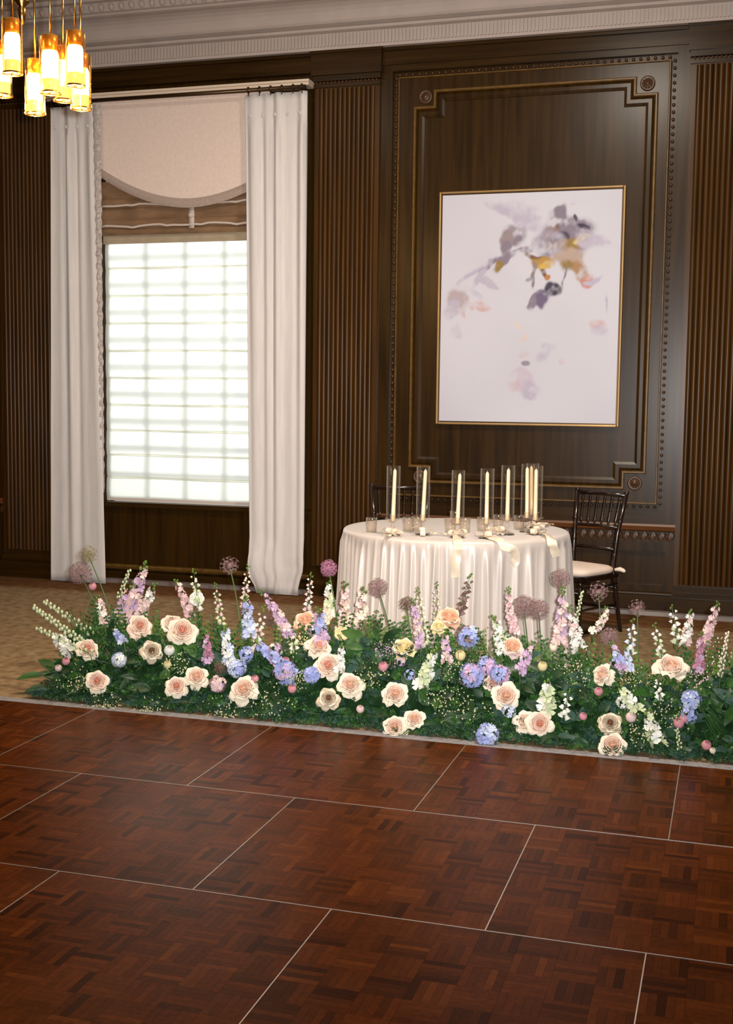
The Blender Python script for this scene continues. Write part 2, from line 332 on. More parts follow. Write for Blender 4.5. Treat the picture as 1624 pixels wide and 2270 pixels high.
def bay_frame(x0, x1):
    # frame stiles left and right, head and foot rails of the sunk border that holds the beading
    ix0, ix1, iz0, iz1 = x0+0.115, x1-0.115, 0.78, 3.93
    st = MB(); st.box((x0, YW-0.035, 0.66), (ix0-0.022, YW, 4.0)); st.box((ix1+0.022, YW-0.035, 0.66), (x1, YW, 4.0))
    link('stile', st.mesh('stile', WOOD), wb, M=Matrix())
    rl = MB(); rl.box((ix0-0.022, YW-0.035, 0.66), (ix1+0.022, YW, iz0-0.022)); rl.box((ix0-0.022, YW-0.035, iz1+0.022), (ix1+0.022, YW, 4.0))
    link('rail', rl.mesh('rail', WOODH), wb, M=Matrix())
    inner = MB(); inner.box((ix0+0.022, YW-0.03, iz0+0.022), (ix1-0.022, YW, iz1-0.022)); link('raised_panel', inner.mesh('raised_panel', WOOD), wb, M=Matrix())
    edge = MB(); bar_path(edge, [(ix0+0.028, iz0+0.028), (ix1-0.028, iz0+0.028), (ix1-0.028, iz1-0.028), (ix0+0.028, iz1-0.028)], 0.014, YW-0.045, YW-0.03)
    link('gilt_fillet', edge.mesh('gilt_fillet', WOODG), wb, M=Matrix(), label='thin gilded fillet of the panel')
    bd = MB(); s = 0.05
    for k in range(int((iz1-iz0)/s)):
        for x in (ix0, ix1): bd.ball((x, YW-0.008, iz0+s*(k+0.5)), 0.0125, n=6)
    for k in range(int((ix1-ix0)/s)):
        for z in (iz0, iz1): bd.ball((ix0+s*(k+0.5), YW-0.008, z), 0.0125, n=6)
    link('beading', bd.mesh('beading', BEADM, True), wb, M=Matrix(), kind='stuff')
    nx, nz = 0.150, 0.115; ox0, ox1, oz0, oz1 = ix0+0.155, ix1-0.115, 0.915, 3.79
    mo = MB(); bar_path(mo, notch_outline(ox0, ox1, oz0, oz1, nx, nz), 0.022, YW-0.06, YW-0.03)
    link('ogee_moulding', mo.mesh('ogee_moulding', WOODG), wb, M=Matrix(), label='thin gilded moulding with notched corners')
    mo = MB(); bar_path(mo, notch_outline(ox0+0.042, ox1-0.042, oz0+0.042, oz1-0.042, nx, nz), 0.062, YW-0.047, YW-0.03)
    link('ogee_moulding', mo.mesh('ogee_moulding', WOOD), wb, M=Matrix())
    for x in (ox0+0.075, ox1-0.065):
        for z in (oz0+0.035, oz1-0.035):
            link('rosette', ros_me, wb, M=Matrix.Translation((x, YW-0.03, z)) @ Matrix.Rotation(PI/2, 4, 'X'))
    # dado rail, carved leaf band, wainscot
    dr = MB(); dr.extr([(YW, 0.66), (YW-0.05, 0.66), (YW-0.06, 0.645), (YW-0.05, 0.615), (YW-0.03, 0.605), (YW, 0.605)], x0, x1); link('dado_rail', dr.mesh('dado_rail', RAILM), wb, M=Matrix(), label='polished reddish dado rail')
    lb = MB(); lb.box((x0, YW-0.012, 0.53), (x1, YW, 0.605)); link('leaf_band', lb.mesh('leaf_band', WOODH), wb, M=Matrix())
    n = int((x1-x0)/0.062)
    for k in range(n): link('carved_leaf', leaf_orn, wb, M=Matrix.Translation((x0+(k+0.5)*(x1-x0)/n, YW-0.012, 0.568)))
    wn = MB(); wn.box((x0, YW-0.03, 0.46), (x1, YW, 0.53)); wn.box((x0, YW-0.03, 0.165), (x1, YW, 0.215))
    for fx in (0, 0.485, 0.97): wn.box((x0+fx*(x1-x0), YW-0.03, 0.215), (x0+fx*(x1-x0)+0.075, YW, 0.46))
    link('wainscot', wn.mesh('wainscot', WOOD), wb, M=Matrix())
bay_frame(*BAYS[1])
bay_frame(XL+0.4, -5.9)
bay_frame(0.13, 2.6)
# window bay: apron mouldings
ap = MB(); ap.box((BAYS[0][0], YW-0.05, 0.63), (BAYS[0][1], YW, 0.665)); link('window_stool', ap.mesh('window_stool', WOODH), wb, M=Matrix())
ap = MB(); ap.extr([(YW, 0.15), (YW-0.045, 0.15), (YW-0.055, 0.135), (YW-0.045, 0.115), (YW-0.03, 0.108), (YW, 0.108)], *BAYS[0]); link('apron_moulding', ap.mesh('apron_moulding', WOODG), wb, M=Matrix())
# frieze, above all bays
fr = MB(); fr.box((XL, YW-0.05, 4.0), (XR, YW, 4.12)); fr.box((BAYS[0][0], YW-0.05, 3.98), (BAYS[0][1], YW, 4.0)); fr.box((XL, YW-0.075, 4.095), (XR, YW, 4.125)); link('frieze', fr.mesh('frieze', WOODH), wb, M=Matrix())
# baseboard and shoe
bb = MB(); bb.box((BAYS[1][0], YW-0.045, 0), (BAYS[1][1], YW, 0.15)); bb.extr([(YW-0.02, 0.175), (YW-0.045, 0.16), (YW-0.05, 0.15), (YW-0.045, 0.145)], *BAYS[1])
bb.box((XL, YW-0.045, 0), (-5.9, YW, 0.15)); bb.box((0.13, YW-0.045, 0), (XR, YW, 0.15)); bb.box((BAYS[0][0], YW-0.035, 0), (BAYS[0][1], YW, 0.09))
bbo = struct('baseboard_back', bb.build('baseboard_back', WOODH))
sh = MB(); sh.extr([(YW-0.045, 0.035), (YW-0.075, 0.028), (YW-0.085, 0.0)], -5.385, -3.135); sh.extr([(YW-0.045, 0.035), (YW-0.075, 0.028), (YW-0.085, 0.0)], -2.62, -0.385)
sh.extr([(YW-0.10, 0.035), (YW-0.125, 0.028), (YW-0.135, 0.0)], -0.40, 0.14); link('shoe_moulding', sh.mesh('shoe_moulding', mat('shoe_gloss', (0.16, 0.13, 0.12), 0.25, spec=0.6)), bbo, M=Matrix())

# plaster cornice
co = struct('trim_4')
cp = MB(); cp.extr([(YW, 4.12), (YW-0.12, 4.12), (YW-0.125, 4.135), (YW-0.125, 4.235), (YW-0.165, 4.245), (YW-0.175, 4.262), (YW-0.155, 4.272), (YW-0.20, 4.285), (YW-0.215, 4.30)]
    + [(YW-0.215-0.14*(1-math.cos(a)), 4.30+0.12*math.sin(a)) for a in [PI/2*i/6 for i in range(1, 7)]] + [(YW-0.375, 4.425), (YW-0.375, 4.44), (YW-0.40, 4.445), (YW-0.43, 4.50), (YW-0.47, 4.505), (YW-0.48, ZC)], XL, XR)
link('cornice_run', cp.mesh('cornice_run', PLASTER, False), co, M=Matrix())
fl_ = MB(); k = XL+0.5
while k < XR-0.3: fl_.box((k, YW-0.137, 4.14), (k+0.014, YW-0.12, 4.23)); k += 0.027
link('fluting', fl_.mesh('fluting', PLASTER), co, M=Matrix(), kind='stuff')
egg = MB(); egg.lathe([(0.001, -0.03), (0.016, -0.022), (0.024, 0), (0.02, 0.018), (0.001, 0.027)], 8); egg = egg.mesh('egg_ornament', PLASTER, True)
x = -6.6
while x < 0.6:
    link('egg_ornament', egg, co, M=Matrix.Translation((x, YW-0.425, 4.468)) @ Matrix.Rotation(math.radians(25), 4, 'X')); x += 0.085

# ------------------------------------------------------------------ window and its dressings
w1 = struct('window_1', None, (-4.26, YW+0.2, WZ0))
fm = MB(); fm.box((WX0, 9.07, WZ0), (WX0+0.05, 9.11, WZ1)); fm.box((WX1-0.05, 9.07, WZ0), (WX1, 9.11, WZ1)); fm.box((WX0, 9.07, WZ0), (WX1, 9.11, WZ0+0.06)); fm.box((WX0, 9.07, WZ1-0.06), (WX1, 9.11, WZ1))
link('window_frame', fm.mesh('window_frame', WHITEP), w1, M=Matrix())
cols, rows = 4, 9
vx = [WX0+0.05+(WX1-WX0-0.1)*i/cols for i in range(cols+1)]; vz = [WZ0+0.06]+[0.94+0.2165*i-0.02 for i in range(11)]+[WZ1-0.06]; rows = len(vz)-1
for x in vx[1:-1]: link('muntin', MB().box((x-0.014, 9.105, WZ0+0.06), (x+0.014, 9.125, WZ1-0.06)).mesh('muntin', WHITEP), w1, M=Matrix())
for z in vz[1:-1]: link('muntin', MB().box((WX0+0.05, 9.105, z-0.012), (WX1-0.05, 9.125, z+0.012)).mesh('muntin', WHITEP), w1, M=Matrix())
for i in range(cols):
    for j in range(rows):
        link('pane', MB().box((vx[i]+0.014, 9.13, vz[j]+0.012), (vx[i+1]-0.014, 9.134, vz[j+1]-0.012)).mesh('pane', GLASS), w1, M=Matrix())
# lit white roman blind
YBL = 9.03
bt = thing('roman_blind', 'white fabric blind glowing with daylight in the tall window', 'blind', (-4.26, YBL, 0.68))
bx0, bx1 = -4.985, -3.545; folds = [onY(410, y, YBL).z for y in (594, 656, 718, 779, 840, 901, 958, 1013, 1064)]
def blind_fn(z0, z1, seed):
    rnd = random.Random(seed); ph = rnd.random()*6
    def f(u, v):
        z = z0+(z1-z0)*v; x = bx0+(bx1-bx0)*u
        return (x, YBL - 0.010*math.sin(PI*v)*(0.5+0.5*(1-v)) + 0.004*math.sin(9*u+ph), z + (0.006*math.sin(7*u+ph)+0.004*math.sin(15*u+2*ph))*(1-v)*(0 if seed == 0 else 1))
    return f
lev = [0.675]+folds[::-1]+[2.80]
for i in range(len(lev)-1):
    g = MB(); g.grid(blind_fn(lev[i]+0.002, lev[i+1], i), 16, 6); link('blind_fold', g.mesh('blind_fold', BLIND, True), bt, M=Matrix())
    if i: link('fold_pocket', MB().box((bx0, YBL+0.004, lev[i]-0.004), (bx1, YBL+0.006, lev[i]+0.016)).mesh('fold_pocket', BLINDB), bt, M=Matrix())
link('bottom_hem', MB().box((bx0, YBL-0.006, 0.668), (bx1, YBL+0.006, 0.69)).mesh('bottom_hem', TAUPEL), bt, M=Matrix(), label='cream bottom hem of blind')
# header and gathered taupe shade
sh = thing('gathered_blind', 'taupe fabric shade gathered up below the curved valance', 'shade', (-4.26, 8.99, 2.76))
link('header', MB().box((bx0, 8.995, onY(420, 536, 8.99).z), (bx1, 9.01, 2.86)).mesh('header', TAN), sh, M=Matrix(), label='plain tan header band')
zs = [onY(420, y, 8.97).z for y in (514, 499, 478, 452, 430, 395)]
for i in range(5):
    z0, z1 = zs[i], zs[i+1]; rnd = random.Random(i); ph = rnd.random()*9; last = i == 4
    g = MB(); g.grid(lambda u, v: (bx0+(bx1-bx0)*u, 8.985-0.035*math.sin(PI*(0.15+0.85*v))-0.01*math.sin(12*u+ph)*v, z0-0.012+(z1-z0+0.012)*v+0.007*math.sin(8*u+ph)*(1-abs(2*v-1))), 24, 6)
    link('shade_fold', g.mesh('shade_fold', TAUPE, True), sh, M=Matrix())
for i in (1, 3):
    g = MB(); g.tube([(bx0+(bx1-bx0)*k/24, 8.937, zs[i]+0.006*math.sin(k*0.8+i)+(0.004 if k % 5 else -0.004)) for k in range(25)], 0.009, 6); link('piping', g.mesh('piping', TAUPEL, True), sh, M=Matrix(), label='pale piping along a fold')
cx_ = onY(425, 480, 8.94).x
g = MB(); g.box((cx_-0.022, 8.93, onY(425, 506, 8.94).z), (cx_+0.022, 8.945, 3.04)); g.ball((cx_, 8.935, onY(425, 477, 8.94).z), 0.03, n=8, sq=0.8); link('tie_tape', g.mesh('tie_tape', TAUPEL, True), sh, M=Matrix(), label='pale tie tape and knot')
# valance with curved braid
va = thing('valance', 'blush fabric valance with a curved braided lower edge above window', 'valance', (-4.26, 8.90, 3.05))
YV = 8.895; vx0, vx1 = -5.03, -3.50
pL, pM, pR = onY(245, 388, YV), onY(420, 441, YV), onY(566, 396, YV)
def vedge(x):
    t = (x-pM.x)/(pR.x-pM.x if x > pM.x else pM.x-pL.x); return pM.z + ((pR.z if x > pM.x else pL.z)-pM.z)*abs(t)**1.9
g = MB(); g.grid(lambda u, v: (vx0+(vx1-vx0)*u, YV, vedge(vx0+(vx1-vx0)*u)*(1-v)+3.93*v), 40, 2)
g.grid(lambda u, v: (vx0+(vx1-vx0)*u, YV+0.012, vedge(vx0+(vx1-vx0)*u)*(1-v)+3.93*v), 40, 2)
link('valance_cloth', g.mesh('valance_cloth', VALM), va, M=Matrix())
g = MB(); g.grid(lambda u, v: (vx0+(vx1-vx0)*u, YV-0.006-0.010*math.sin(PI*v), vedge(vx0+(vx1-vx0)*u)-0.068+0.072*v), 40, 6)
link('braid', g.mesh('braid', VALTRIM, True), va, M=Matrix(), label='taupe braid band on the curved edge')
# pelmet board and rod
pz0, pz1 = onY(691, 187, 8.79).z, onY(691, 174, 8.79).z; RZ = onY(690, 191, 8.765).z
pe = MB(); pe.box((-5.37, 8.80, pz0), (-3.15, 8.915, pz1)); pe.box((-5.375, 8.785, pz1-0.018), (-3.145, 8.915, pz1)); pe.box((-5.37, 8.792, pz0), (-3.15, 8.80, pz0+0.012))
tag(pe.build('pelmet_board', CREAM), 'cream pelmet board across the window top under dark frieze', 'pelmet')
rod = thing('curtain_rod', 'dark bronze curtain rod running under the cream pelmet board', 'curtain rod', (-4.26, 8.775, 3.9))
g = MB(); g.tube([(-5.36, 8.765, RZ), (-3.16, 8.765, RZ)], 0.0155, 10); link('pole', g.mesh('pole', BRONZE, True), rod, M=Matrix())
ring = MB(); ring.tube([(0, 0.022*math.cos(2*PI*k/12), 0.022*math.sin(2*PI*k/12)) for k in range(13)], 0.005, 5, False); ring.box((-0.003, -0.003, -0.045), (0.003, 0.003, -0.02)); ring = ring.mesh('ring', BRONZE, True)
for x in (-5.30, -5.21, -5.12, -5.03, -4.955, -3.62, -3.53, -3.44, -3.35, -3.26, -3.19): link('ring', ring, rod, M=Matrix.Translation((x, 8.765, RZ)))
for x in (-5.32, -3.2): link('bracket', MB().box((x-0.012, 8.765, RZ-0.012), (x+0.012, 8.88, RZ+0.012)).mesh('bracket', BRONZE), rod, M=Matrix())
# curtains
def curtain(label, xt0, xt1, xb0, xb1, nf, seed, puddle):
    rnd = random.Random(seed); ph = [rnd.random()*6 for _ in range(4)]
    t = thing('curtain', label, 'curtain', ((xb0+xb1)/2, 8.80, 0.0), 0, None)
    zt = RZ-0.03
    def f(u, v):
        z = zt*(1-v)+0.006; h = z/zt
        x = (xt0+(xt1-xt0)*u)*h + (xb0+(xb1-xb0)*u)*(1-h)
        pin = math.exp(-((z-3.655)/0.06)**2)
        amp = (0.016 if z > 3.655 else 0.030)*(1-0.6*pin)*(0.18+0.82*min(1, h*1.15)**1.3) + 0.004*(1-h)
        uu = u+0.012*math.sin(6*u+ph[0]+2.1*(1-h))
        fold = math.sin(2*PI*nf*uu+ph[1])
        fold = fold*(0.55+0.4*math.sin(2.3*nf*u+ph[3]))+0.45*math.sin(2*PI*nf*0.5*uu+ph[2]+1.0*(1-h))
        y = 8.80-amp*fold-0.018*(1-h)
        if puddle and z < 0.42:
            k = 1-z/0.42
            y -= 0.05*math.sin(PI*k)*(0.5+0.5*math.sin(5*u+1)) + 0.012*math.sin(22*k+7*u)*k
            x += 0.015*math.sin(9*k+4*u)*k + (u-0.5)*-0.10*k*k*k
        return (x, y, z)
    g = MB(); g.grid(f, 72, 60); me = g.mesh('drape', CURT, True); o = link('drape', me, t, M=Matrix())
    so = o.modifiers.new('thick', 'SOLIDIFY'); so.thickness = 0.004
    # pinch pleat tacks
    for k in range(nf):
        u = (k+0.5)/nf; p = f(u, (zt-3.655)/zt)
        link('pinch_pleat', MB().ball((p[0], p[1]-0.012, p[2]), 0.012, n=6, sq=1.2).mesh('pinch_pleat', CURT, True), t, M=Matrix())
    return t
ct = curtain('long blush curtain hanging on the chandelier side of window', -5.335, -4.955, -5.375, -4.868, 4, 3, False)
g = MB(); g.grid(lambda u, v: (-4.965+(0.075-0.035*v)*u+0.03*v+0.0025*math.sin(160*v+u*3)+0.012*v, 8.80+0.005*math.sin(210*v+u*2)-0.02*math.sin(PI*u), 3.82*(1-v)+0.75*v), 4, 170)
link('gathered_trim', g.mesh('gathered_trim', GIMP, True), ct, M=Matrix(), label='greyish gathered trim along the curtain edge')
curtain('long blush curtain beside the reeded pilaster, its hem bunched up', -3.665, -3.160, -3.60, -3.155, 5, 11, True)

# ------------------------------------------------------------------ painting
pt = thing('framed_painting', 'large white abstract painting with mauve and gold blotches in thin gilt frame', 'painting', (-1.5, 8.9, 1.36))
YP = 8.885
q = [onY(966, 939, YP), onY(1371, 949, YP), onY(1387, 411, YP), onY(971, 424, YP)]
fx0, fx1, fz0, fz1 = (q[0].x+q[3].x)/2, (q[1].x+q[2].x)/2, (q[0].z+q[1].z)/2, (q[2].z+q[3].z)/2
fw = 0.017
for nm, a, b_ in (('frame_stile', (fx0, YP, fz0), (fx0+fw, YW-0.03, fz1)), ('frame_stile', (fx1-fw, YP, fz0), (fx1, YW-0.03, fz1)), ('frame_rail', (fx0+fw, YP, fz0), (fx1-fw, YW-0.03, fz0+fw)), ('frame_rail', (fx0+fw, YP, fz1-fw), (fx1-fw, YW-0.03, fz1))):
    o = link(nm, MB().box(a, b_).mesh(nm, GOLD), pt, M=Matrix()); bv = o.modifiers.new('b', 'BEVEL'); bv.width = 0.006; bv.segments = 2
link('frame_gap', MB().box((fx0+fw-0.001, YP+0.03, fz0+fw-0.001), (fx1-fw+0.001, YP+0.034, fz1-fw+0.001)).mesh('frame_gap', BRONZE), pt, M=Matrix(), label='dark gap between canvas and frame')
nu, nv = 190, 240; cx0, cx1, cz0, cz1 = fx0+fw+0.009, fx1-fw-0.009, fz0+fw+0.009, fz1-fw-0.009
U, V = np.meshgrid(np.linspace(0, 1, nu+1), np.linspace(0, 1, nv+1)); V = 1-V       # v = 0 at the top of the picture
rs = np.random.RandomState(5)
def fbm(u, v, s, oct=4):
    r = np.zeros_like(u)
    for o_ in range(oct):
        for _ in range(5):
            a, ph = rs.rand()*6.28, rs.rand()*6.28; k = s*2**o_*(0.7+0.6*rs.rand()); r += np.sin((u*np.cos(a)+v*1.26*np.sin(a))*k+ph)/2**o_
    return r/5
du, dv = fbm(U, V, 16)*0.032, fbm(U, V, 16)*0.032; tex = fbm(U, V, 50, 3); tex2 = fbm(U, V, 25, 3)
col = np.ones(U.shape+(3,))*np.array((0.475, 0.47, 0.53)); col += (fbm(U, V, 7, 3)*0.02)[..., None]
def blot(cu, cv, ru, rv, ang, c, a, soft=0.30, wob=1.0, gr=0.7):
    global col
    c_, s_ = math.cos(math.radians(ang)), math.sin(math.radians(ang)); x = (U+du*wob-cu); y = (V+dv*wob-cv)*1.26
    d = np.sqrt(((x*c_+y*s_)/ru)**2+((-x*s_+y*c_)/(rv*1.26))**2)
    m_ = np.clip((1+soft-d)/(2*soft), 0, 1); m_ = m_*m_*(3-2*m_)*min(1, a*1.25)*np.clip(1+gr*tex*1.6+0.25*tex2, 0.1, 1.7); m_ = np.clip(m_, 0, 1)[..., None]
    col = col*(1-m_)+np.array(c)*m_
MV, DK, GD, BR, PK, LV = (0.19, 0.16, 0.21), (0.05, 0.042, 0.065), (0.23, 0.15, 0.05), (0.14, 0.07, 0.035), (0.46, 0.31, 0.31), (0.38, 0.35, 0.44)
for a in ((0.42, 0.07, 0.12, 0.028, 12, LV, 0.6), (0.48, 0.11, 0.10, 0.03, 40, LV, 0.5), (0.28, 0.05, 0.08, 0.02, 25, LV, 0.4), (0.43, 0.18, 0.06, 0.05, 20, MV, 0.75), (0.39, 0.21, 0.10, 0.028, -62, (0.24, 0.19, 0.20), 0.85), (0.36, 0.27, 0.10, 0.022, -60, MV, 0.8),
          (0.30, 0.30, 0.09, 0.014, -20, MV, 0.8), (0.43, 0.265, 0.11, 0.013, -28, MV, 0.6), (0.17, 0.35, 0.10, 0.010, -42, LV, 0.7, 0.5), (0.22, 0.36, 0.07, 0.010, -70, LV, 0.7), (0.27, 0.38, 0.06, 0.010, 30, LV, 0.7), (0.30, 0.33, 0.022, 0.02, 0, GD, 0.8),
          (0.10, 0.47, 0.065, 0.055, -30, (0.36, 0.30, 0.33), 0.7), (0.06, 0.51, 0.05, 0.035, -50, LV, 0.7), (0.25, 0.48, 0.05, 0.018, 10, PK, 0.5), (0.19, 0.49, 0.03, 0.015, 40, PK, 0.5), (0.14, 0.52, 0.03, 0.012, 45, PK, 0.5), (0.18, 0.43, 0.08, 0.012, 20, LV, 0.5),
          (0.70, 0.20, 0.15, 0.08, -15, MV, 0.8), (0.68, 0.12, 0.035, 0.06, 20, MV, 0.85), (0.63, 0.17, 0.05, 0.03, -40, BR, 0.7), (0.66, 0.185, 0.05, 0.022, 0, DK, 0.8), (0.76, 0.15, 0.05, 0.04, 40, MV, 0.7), (0.80, 0.16, 0.03, 0.015, 20, DK, 0.8), (0.77, 0.115, 0.012, 0.018, 0, DK, 0.8),
          (0.70, 0.22, 0.11, 0.022, 8, GD, 0.75), (0.79, 0.21, 0.06, 0.012, -10, (0.52, 0.42, 0.16), 0.7), (0.85, 0.225, 0.10, 0.03, 12, LV, 0.7), (0.92, 0.245, 0.07, 0.012, 6, LV, 0.6), (0.70, 0.27, 0.09, 0.035, 5, (0.36, 0.27, 0.22), 0.85), (0.70, 0.30, 0.05, 0.03, 0, GD, 0.6),
          (0.78, 0.33, 0.035, 0.055, -32, (0.30, 0.18, 0.10), 0.9), (0.83, 0.37, 0.035, 0.03, -30, (0.42, 0.20, 0.17), 0.85), (0.86, 0.37, 0.05, 0.012, -14, LV, 0.7),
          (0.52, 0.265, 0.06, 0.012, 5, BR, 0.9), (0.56, 0.295, 0.06, 0.032, 15, (0.34, 0.20, 0.06), 0.9), (0.57, 0.31, 0.04, 0.022, 10, (0.48, 0.32, 0.08), 0.7), (0.515, 0.33, 0.012, 0.055, 0, (0.22, 0.18, 0.16), 0.85, 0.3), (0.53, 0.40, 0.010, 0.05, -12, MV, 0.7, 0.3), (0.50, 0.385, 0.016, 0.012, 0, DK, 0.6),
          (0.57, 0.36, 0.012, 0.04, -30, BR, 0.8, 0.3), (0.605, 0.385, 0.02, 0.018, 0, (0.36, 0.17, 0.07), 0.85), (0.70, 0.36, 0.007, 0.05, 0, MV, 0.8, 0.3), (0.63, 0.20, 0.06, 0.05, 0, LV, 0.4),
          (0.655, 0.435, 0.045, 0.034, 0, DK, 0.9), (0.60, 0.475, 0.045, 0.025, -25, (0.13, 0.10, 0.17), 0.9), (0.54, 0.495, 0.035, 0.014, -35, MV, 0.8),
          (0.46, 0.61, 0.03, 0.008, -50, (0.60, 0.40, 0.28), 0.4), (0.44, 0.575, 0.02, 0.006, 20, (0.60, 0.44, 0.32), 0.3), (0.88, 0.58, 0.05, 0.025, 15, PK, 0.45), (0.90, 0.61, 0.05, 0.03, -20, LV, 0.35), (0.58, 0.68, 0.03, 0.05, 20, LV, 0.45), (0.62, 0.65, 0.03, 0.02, 0, LV, 0.3), (0.47, 0.70, 0.03, 0.02, 0, PK, 0.25),
          (0.50, 0.75, 0.025, 0.012, 10, MV, 0.4), (0.49, 0.82, 0.065, 0.045, 15, (0.44, 0.38, 0.46), 0.75), (0.53, 0.87, 0.05, 0.03, 30, LV, 0.7), (0.44, 0.84, 0.03, 0.03, 0, PK, 0.25), (0.08, 0.60, 0.03, 0.02, 60, LV, 0.25), (0.70, 0.73, 0.02, 0.01, 40, PK, 0.3), (0.75, 0.04, 0.02, 0.012, -40, LV, 0.6), (0.93, 0.47, 0.008, 0.05, 5, LV, 0.5)):
    blot(*a)
col = np.clip(col, 0.02, 1)
g = MB(); g.grid(lambda u, v: (cx0+(cx1-cx0)*u, YP+0.012, cz0+(cz1-cz0)*v), nu, nv)
me = g.mesh('canvas', None, True); ca = me.color_attributes.new('paint', 'FLOAT_COLOR', 'POINT')
# U, V run with v = 0 in row 0 flipped: row 0 of the grid is the foot of the picture
ca.data.foreach_set('color', np.concatenate([col, np.ones(U.shape+(1,))], 2).astype(np.float32).ravel())
m, nt, b = newmat('painted_canvas'); at = nt.nodes.new('ShaderNodeAttribute'); at.attribute_name = 'paint'; nt.links.new(at.outputs['Color'], b.inputs['Base Color']); b.inputs['Roughness'].default_value = 0.7; b.inputs['Specular IOR Level'].default_value = 0.2
me.materials.append(m); link('canvas', me, pt, M=Matrix())

# ------------------------------------------------------------------ dance floor
PS = 0.9144; V0 = 4.2258; U1 = -1.0818
df = thing('dance_floor', 'glossy reddish parquet dance floor of square panels with pale metal joints', 'dance floor', (-1.5, 3.0, 0.0))
DZ = 0.022
TN = [tuple(c*k for c, k in zip(t_, (1.12, 0.80, 0.42))) for t_ in ((0.026, 0.0085, 0.003), (0.036, 0.0125, 0.0042), (0.046, 0.0155, 0.005), (0.054, 0.0175, 0.0052), (0.060, 0.0200, 0.006), (0.066, 0.0215, 0.006), (0.074, 0.0245, 0.0072), (0.085, 0.030, 0.009))]
m, nt, b = newmat('parquet_oiled'); N = nt.nodes; L = nt.links
at = N.new('ShaderNodeAttribute'); at.attribute_name = 'tone'; geo = N.new('ShaderNodeNewGeometry')
n1 = N.new('ShaderNodeTexNoise'); n1.inputs['Scale'].default_value = 60; n1.inputs['Detail'].default_value = 4; L.new(geo.outputs['Position'], n1.inputs['Vector'])
mr = N.new('ShaderNodeMapRange'); mr.inputs[1].default_value = 0.3; mr.inputs[2].default_value = 0.7; mr.inputs[3].default_value = 0.8; mr.inputs[4].default_value = 1.2; L.new(n1.outputs[0], mr.inputs[0])
mx = N.new('ShaderNodeMix'); mx.data_type = 'RGBA'; mx.blend_type = 'MULTIPLY'; mx.inputs[0].default_value = 1; L.new(at.outputs['Color'], mx.inputs[6]); L.new(mr.outputs[0], mx.inputs[7]); L.new(mx.outputs[2], b.inputs['Base Color'])
n2 = N.new('ShaderNodeTexNoise'); n2.inputs['Scale'].default_value = 3.0; L.new(geo.outputs['Position'], n2.inputs['Vector'])
mr2 = N.new('ShaderNodeMapRange'); mr2.inputs[3].default_value = 0.22; mr2.inputs[4].default_value = 0.34; L.new(n2.outputs[0], mr2.inputs[0]); L.new(mr2.outputs[0], b.inputs['Roughness'])
b.inputs['Specular IOR Level'].default_value = 0.05
PARQ = m
UND = mat('panel_core', (0.03, 0.012, 0.006), 0.7)
TL = PS/8; FW = TL/5; gp = 0.00012
def plank_verts(lx, ly):
    a, b_ = lx/2-gp, ly/2-gp; return [(-a, -b_, -0.004), (a, -b_, -0.004), (a, b_, -0.004), (-a, b_, -0.004), (-a+gp, -b_+gp, 0), (a-gp, -b_+gp, 0), (a-gp, b_-gp, 0), (-a+gp, b_-gp, 0)]
PF = [(4, 5, 6, 7), (0, 1, 5, 4), (1, 2, 6, 5), (2, 3, 7, 6), (3, 0, 4, 7)]
def tone_attr(me, cols):
    ca = me.color_attributes.new('tone', 'FLOAT_COLOR', 'POINT'); ca.data.foreach_set('color', np.array(cols, np.float32).ravel())
plank_me = {}
for ti, tc in enumerate(TN):
    for o_ in (0, 1):
        me = MB().add(plank_verts(TL, FW) if o_ == 0 else plank_verts(FW, TL), PF).mesh('plank', PARQ); tone_attr(me, [(*tc, 1)]*8); plank_me[ti, o_] = me
panels = []
for r in range(4):                   # row 0 lies against the carpet edge
    y1 = V0 + PS*(1-r); y0 = y1-PS
    sh_ = U1 - 0.4636*r
    for k in range(-4, 3):
        x0 = sh_+PS*k; x1 = x0+PS
        # keep panels near the view
        if x1 < (-4.3 + r*0.55) or x0 > 0.9: continue
        panels.append((r, x0, y0))
panels += [(4, U1-0.4636*4+PS*k, V0-PS*4) for k in range(0, 3)]
cand = []
for (r, x0, y0) in panels:
    rnd = random.Random(int(x0*1000)*31+r)
    po = link('parquet_panel', MB().box((x0, y0, 0.002), (x0+PS, y0+PS, DZ-0.003)).mesh('parquet_panel', UND), df, M=Matrix())
    for i in range(8):
        for j in range(8):
            o_ = (i+j) % 2; base = rnd.choice((2, 3, 3, 4, 4, 5))
            for s in range(5):
                if o_ == 0: cx, cy = x0+TL*(i+0.5), y0+TL*j+FW*(s+0.5)
                else: cx, cy = x0+TL*i+FW*(s+0.5), y0+TL*(j+0.5)
                ti = min(7, max(0, base+rnd.choice((-2, -1, -1, 0, 0, 1, 1, 2))))
                if rnd.random() < 0.06: ti = rnd.choice((0, 0, 1, 7))
                cand.append((cx, cy, o_, ti, po))
def in_view(x, y):
    d = Vector((x, y, DZ))-CAM; z = d.dot(AF)
    if z < 0.1: return False
    px, py = IW/2+FPX*d.dot(AR)/z, IH/2-FPX*d.dot(AU)/z
    return -20 < px < IW+20 and py < IH+20
cand.sort(key=lambda c: (not in_view(c[0], c[1]), (Vector((c[0], c[1], 0))-CAM).length))
for (cx, cy, o_, ti, po) in cand[:300]: link('plank', plank_me[ti, o_], po, M=Matrix.Translation((cx, cy, DZ)))
vs, fs, cs = [], [], []
for (cx, cy, o_, ti, po) in cand[300:]:
    o0 = len(vs); vs += [(cx+v[0], cy+v[1], DZ+v[2]) for v in (plank_verts(TL, FW) if o_ == 0 else plank_verts(FW, TL))]; fs += [tuple(i+o0 for i in f) for f in PF]; cs += [(*TN[ti], 1)]*8
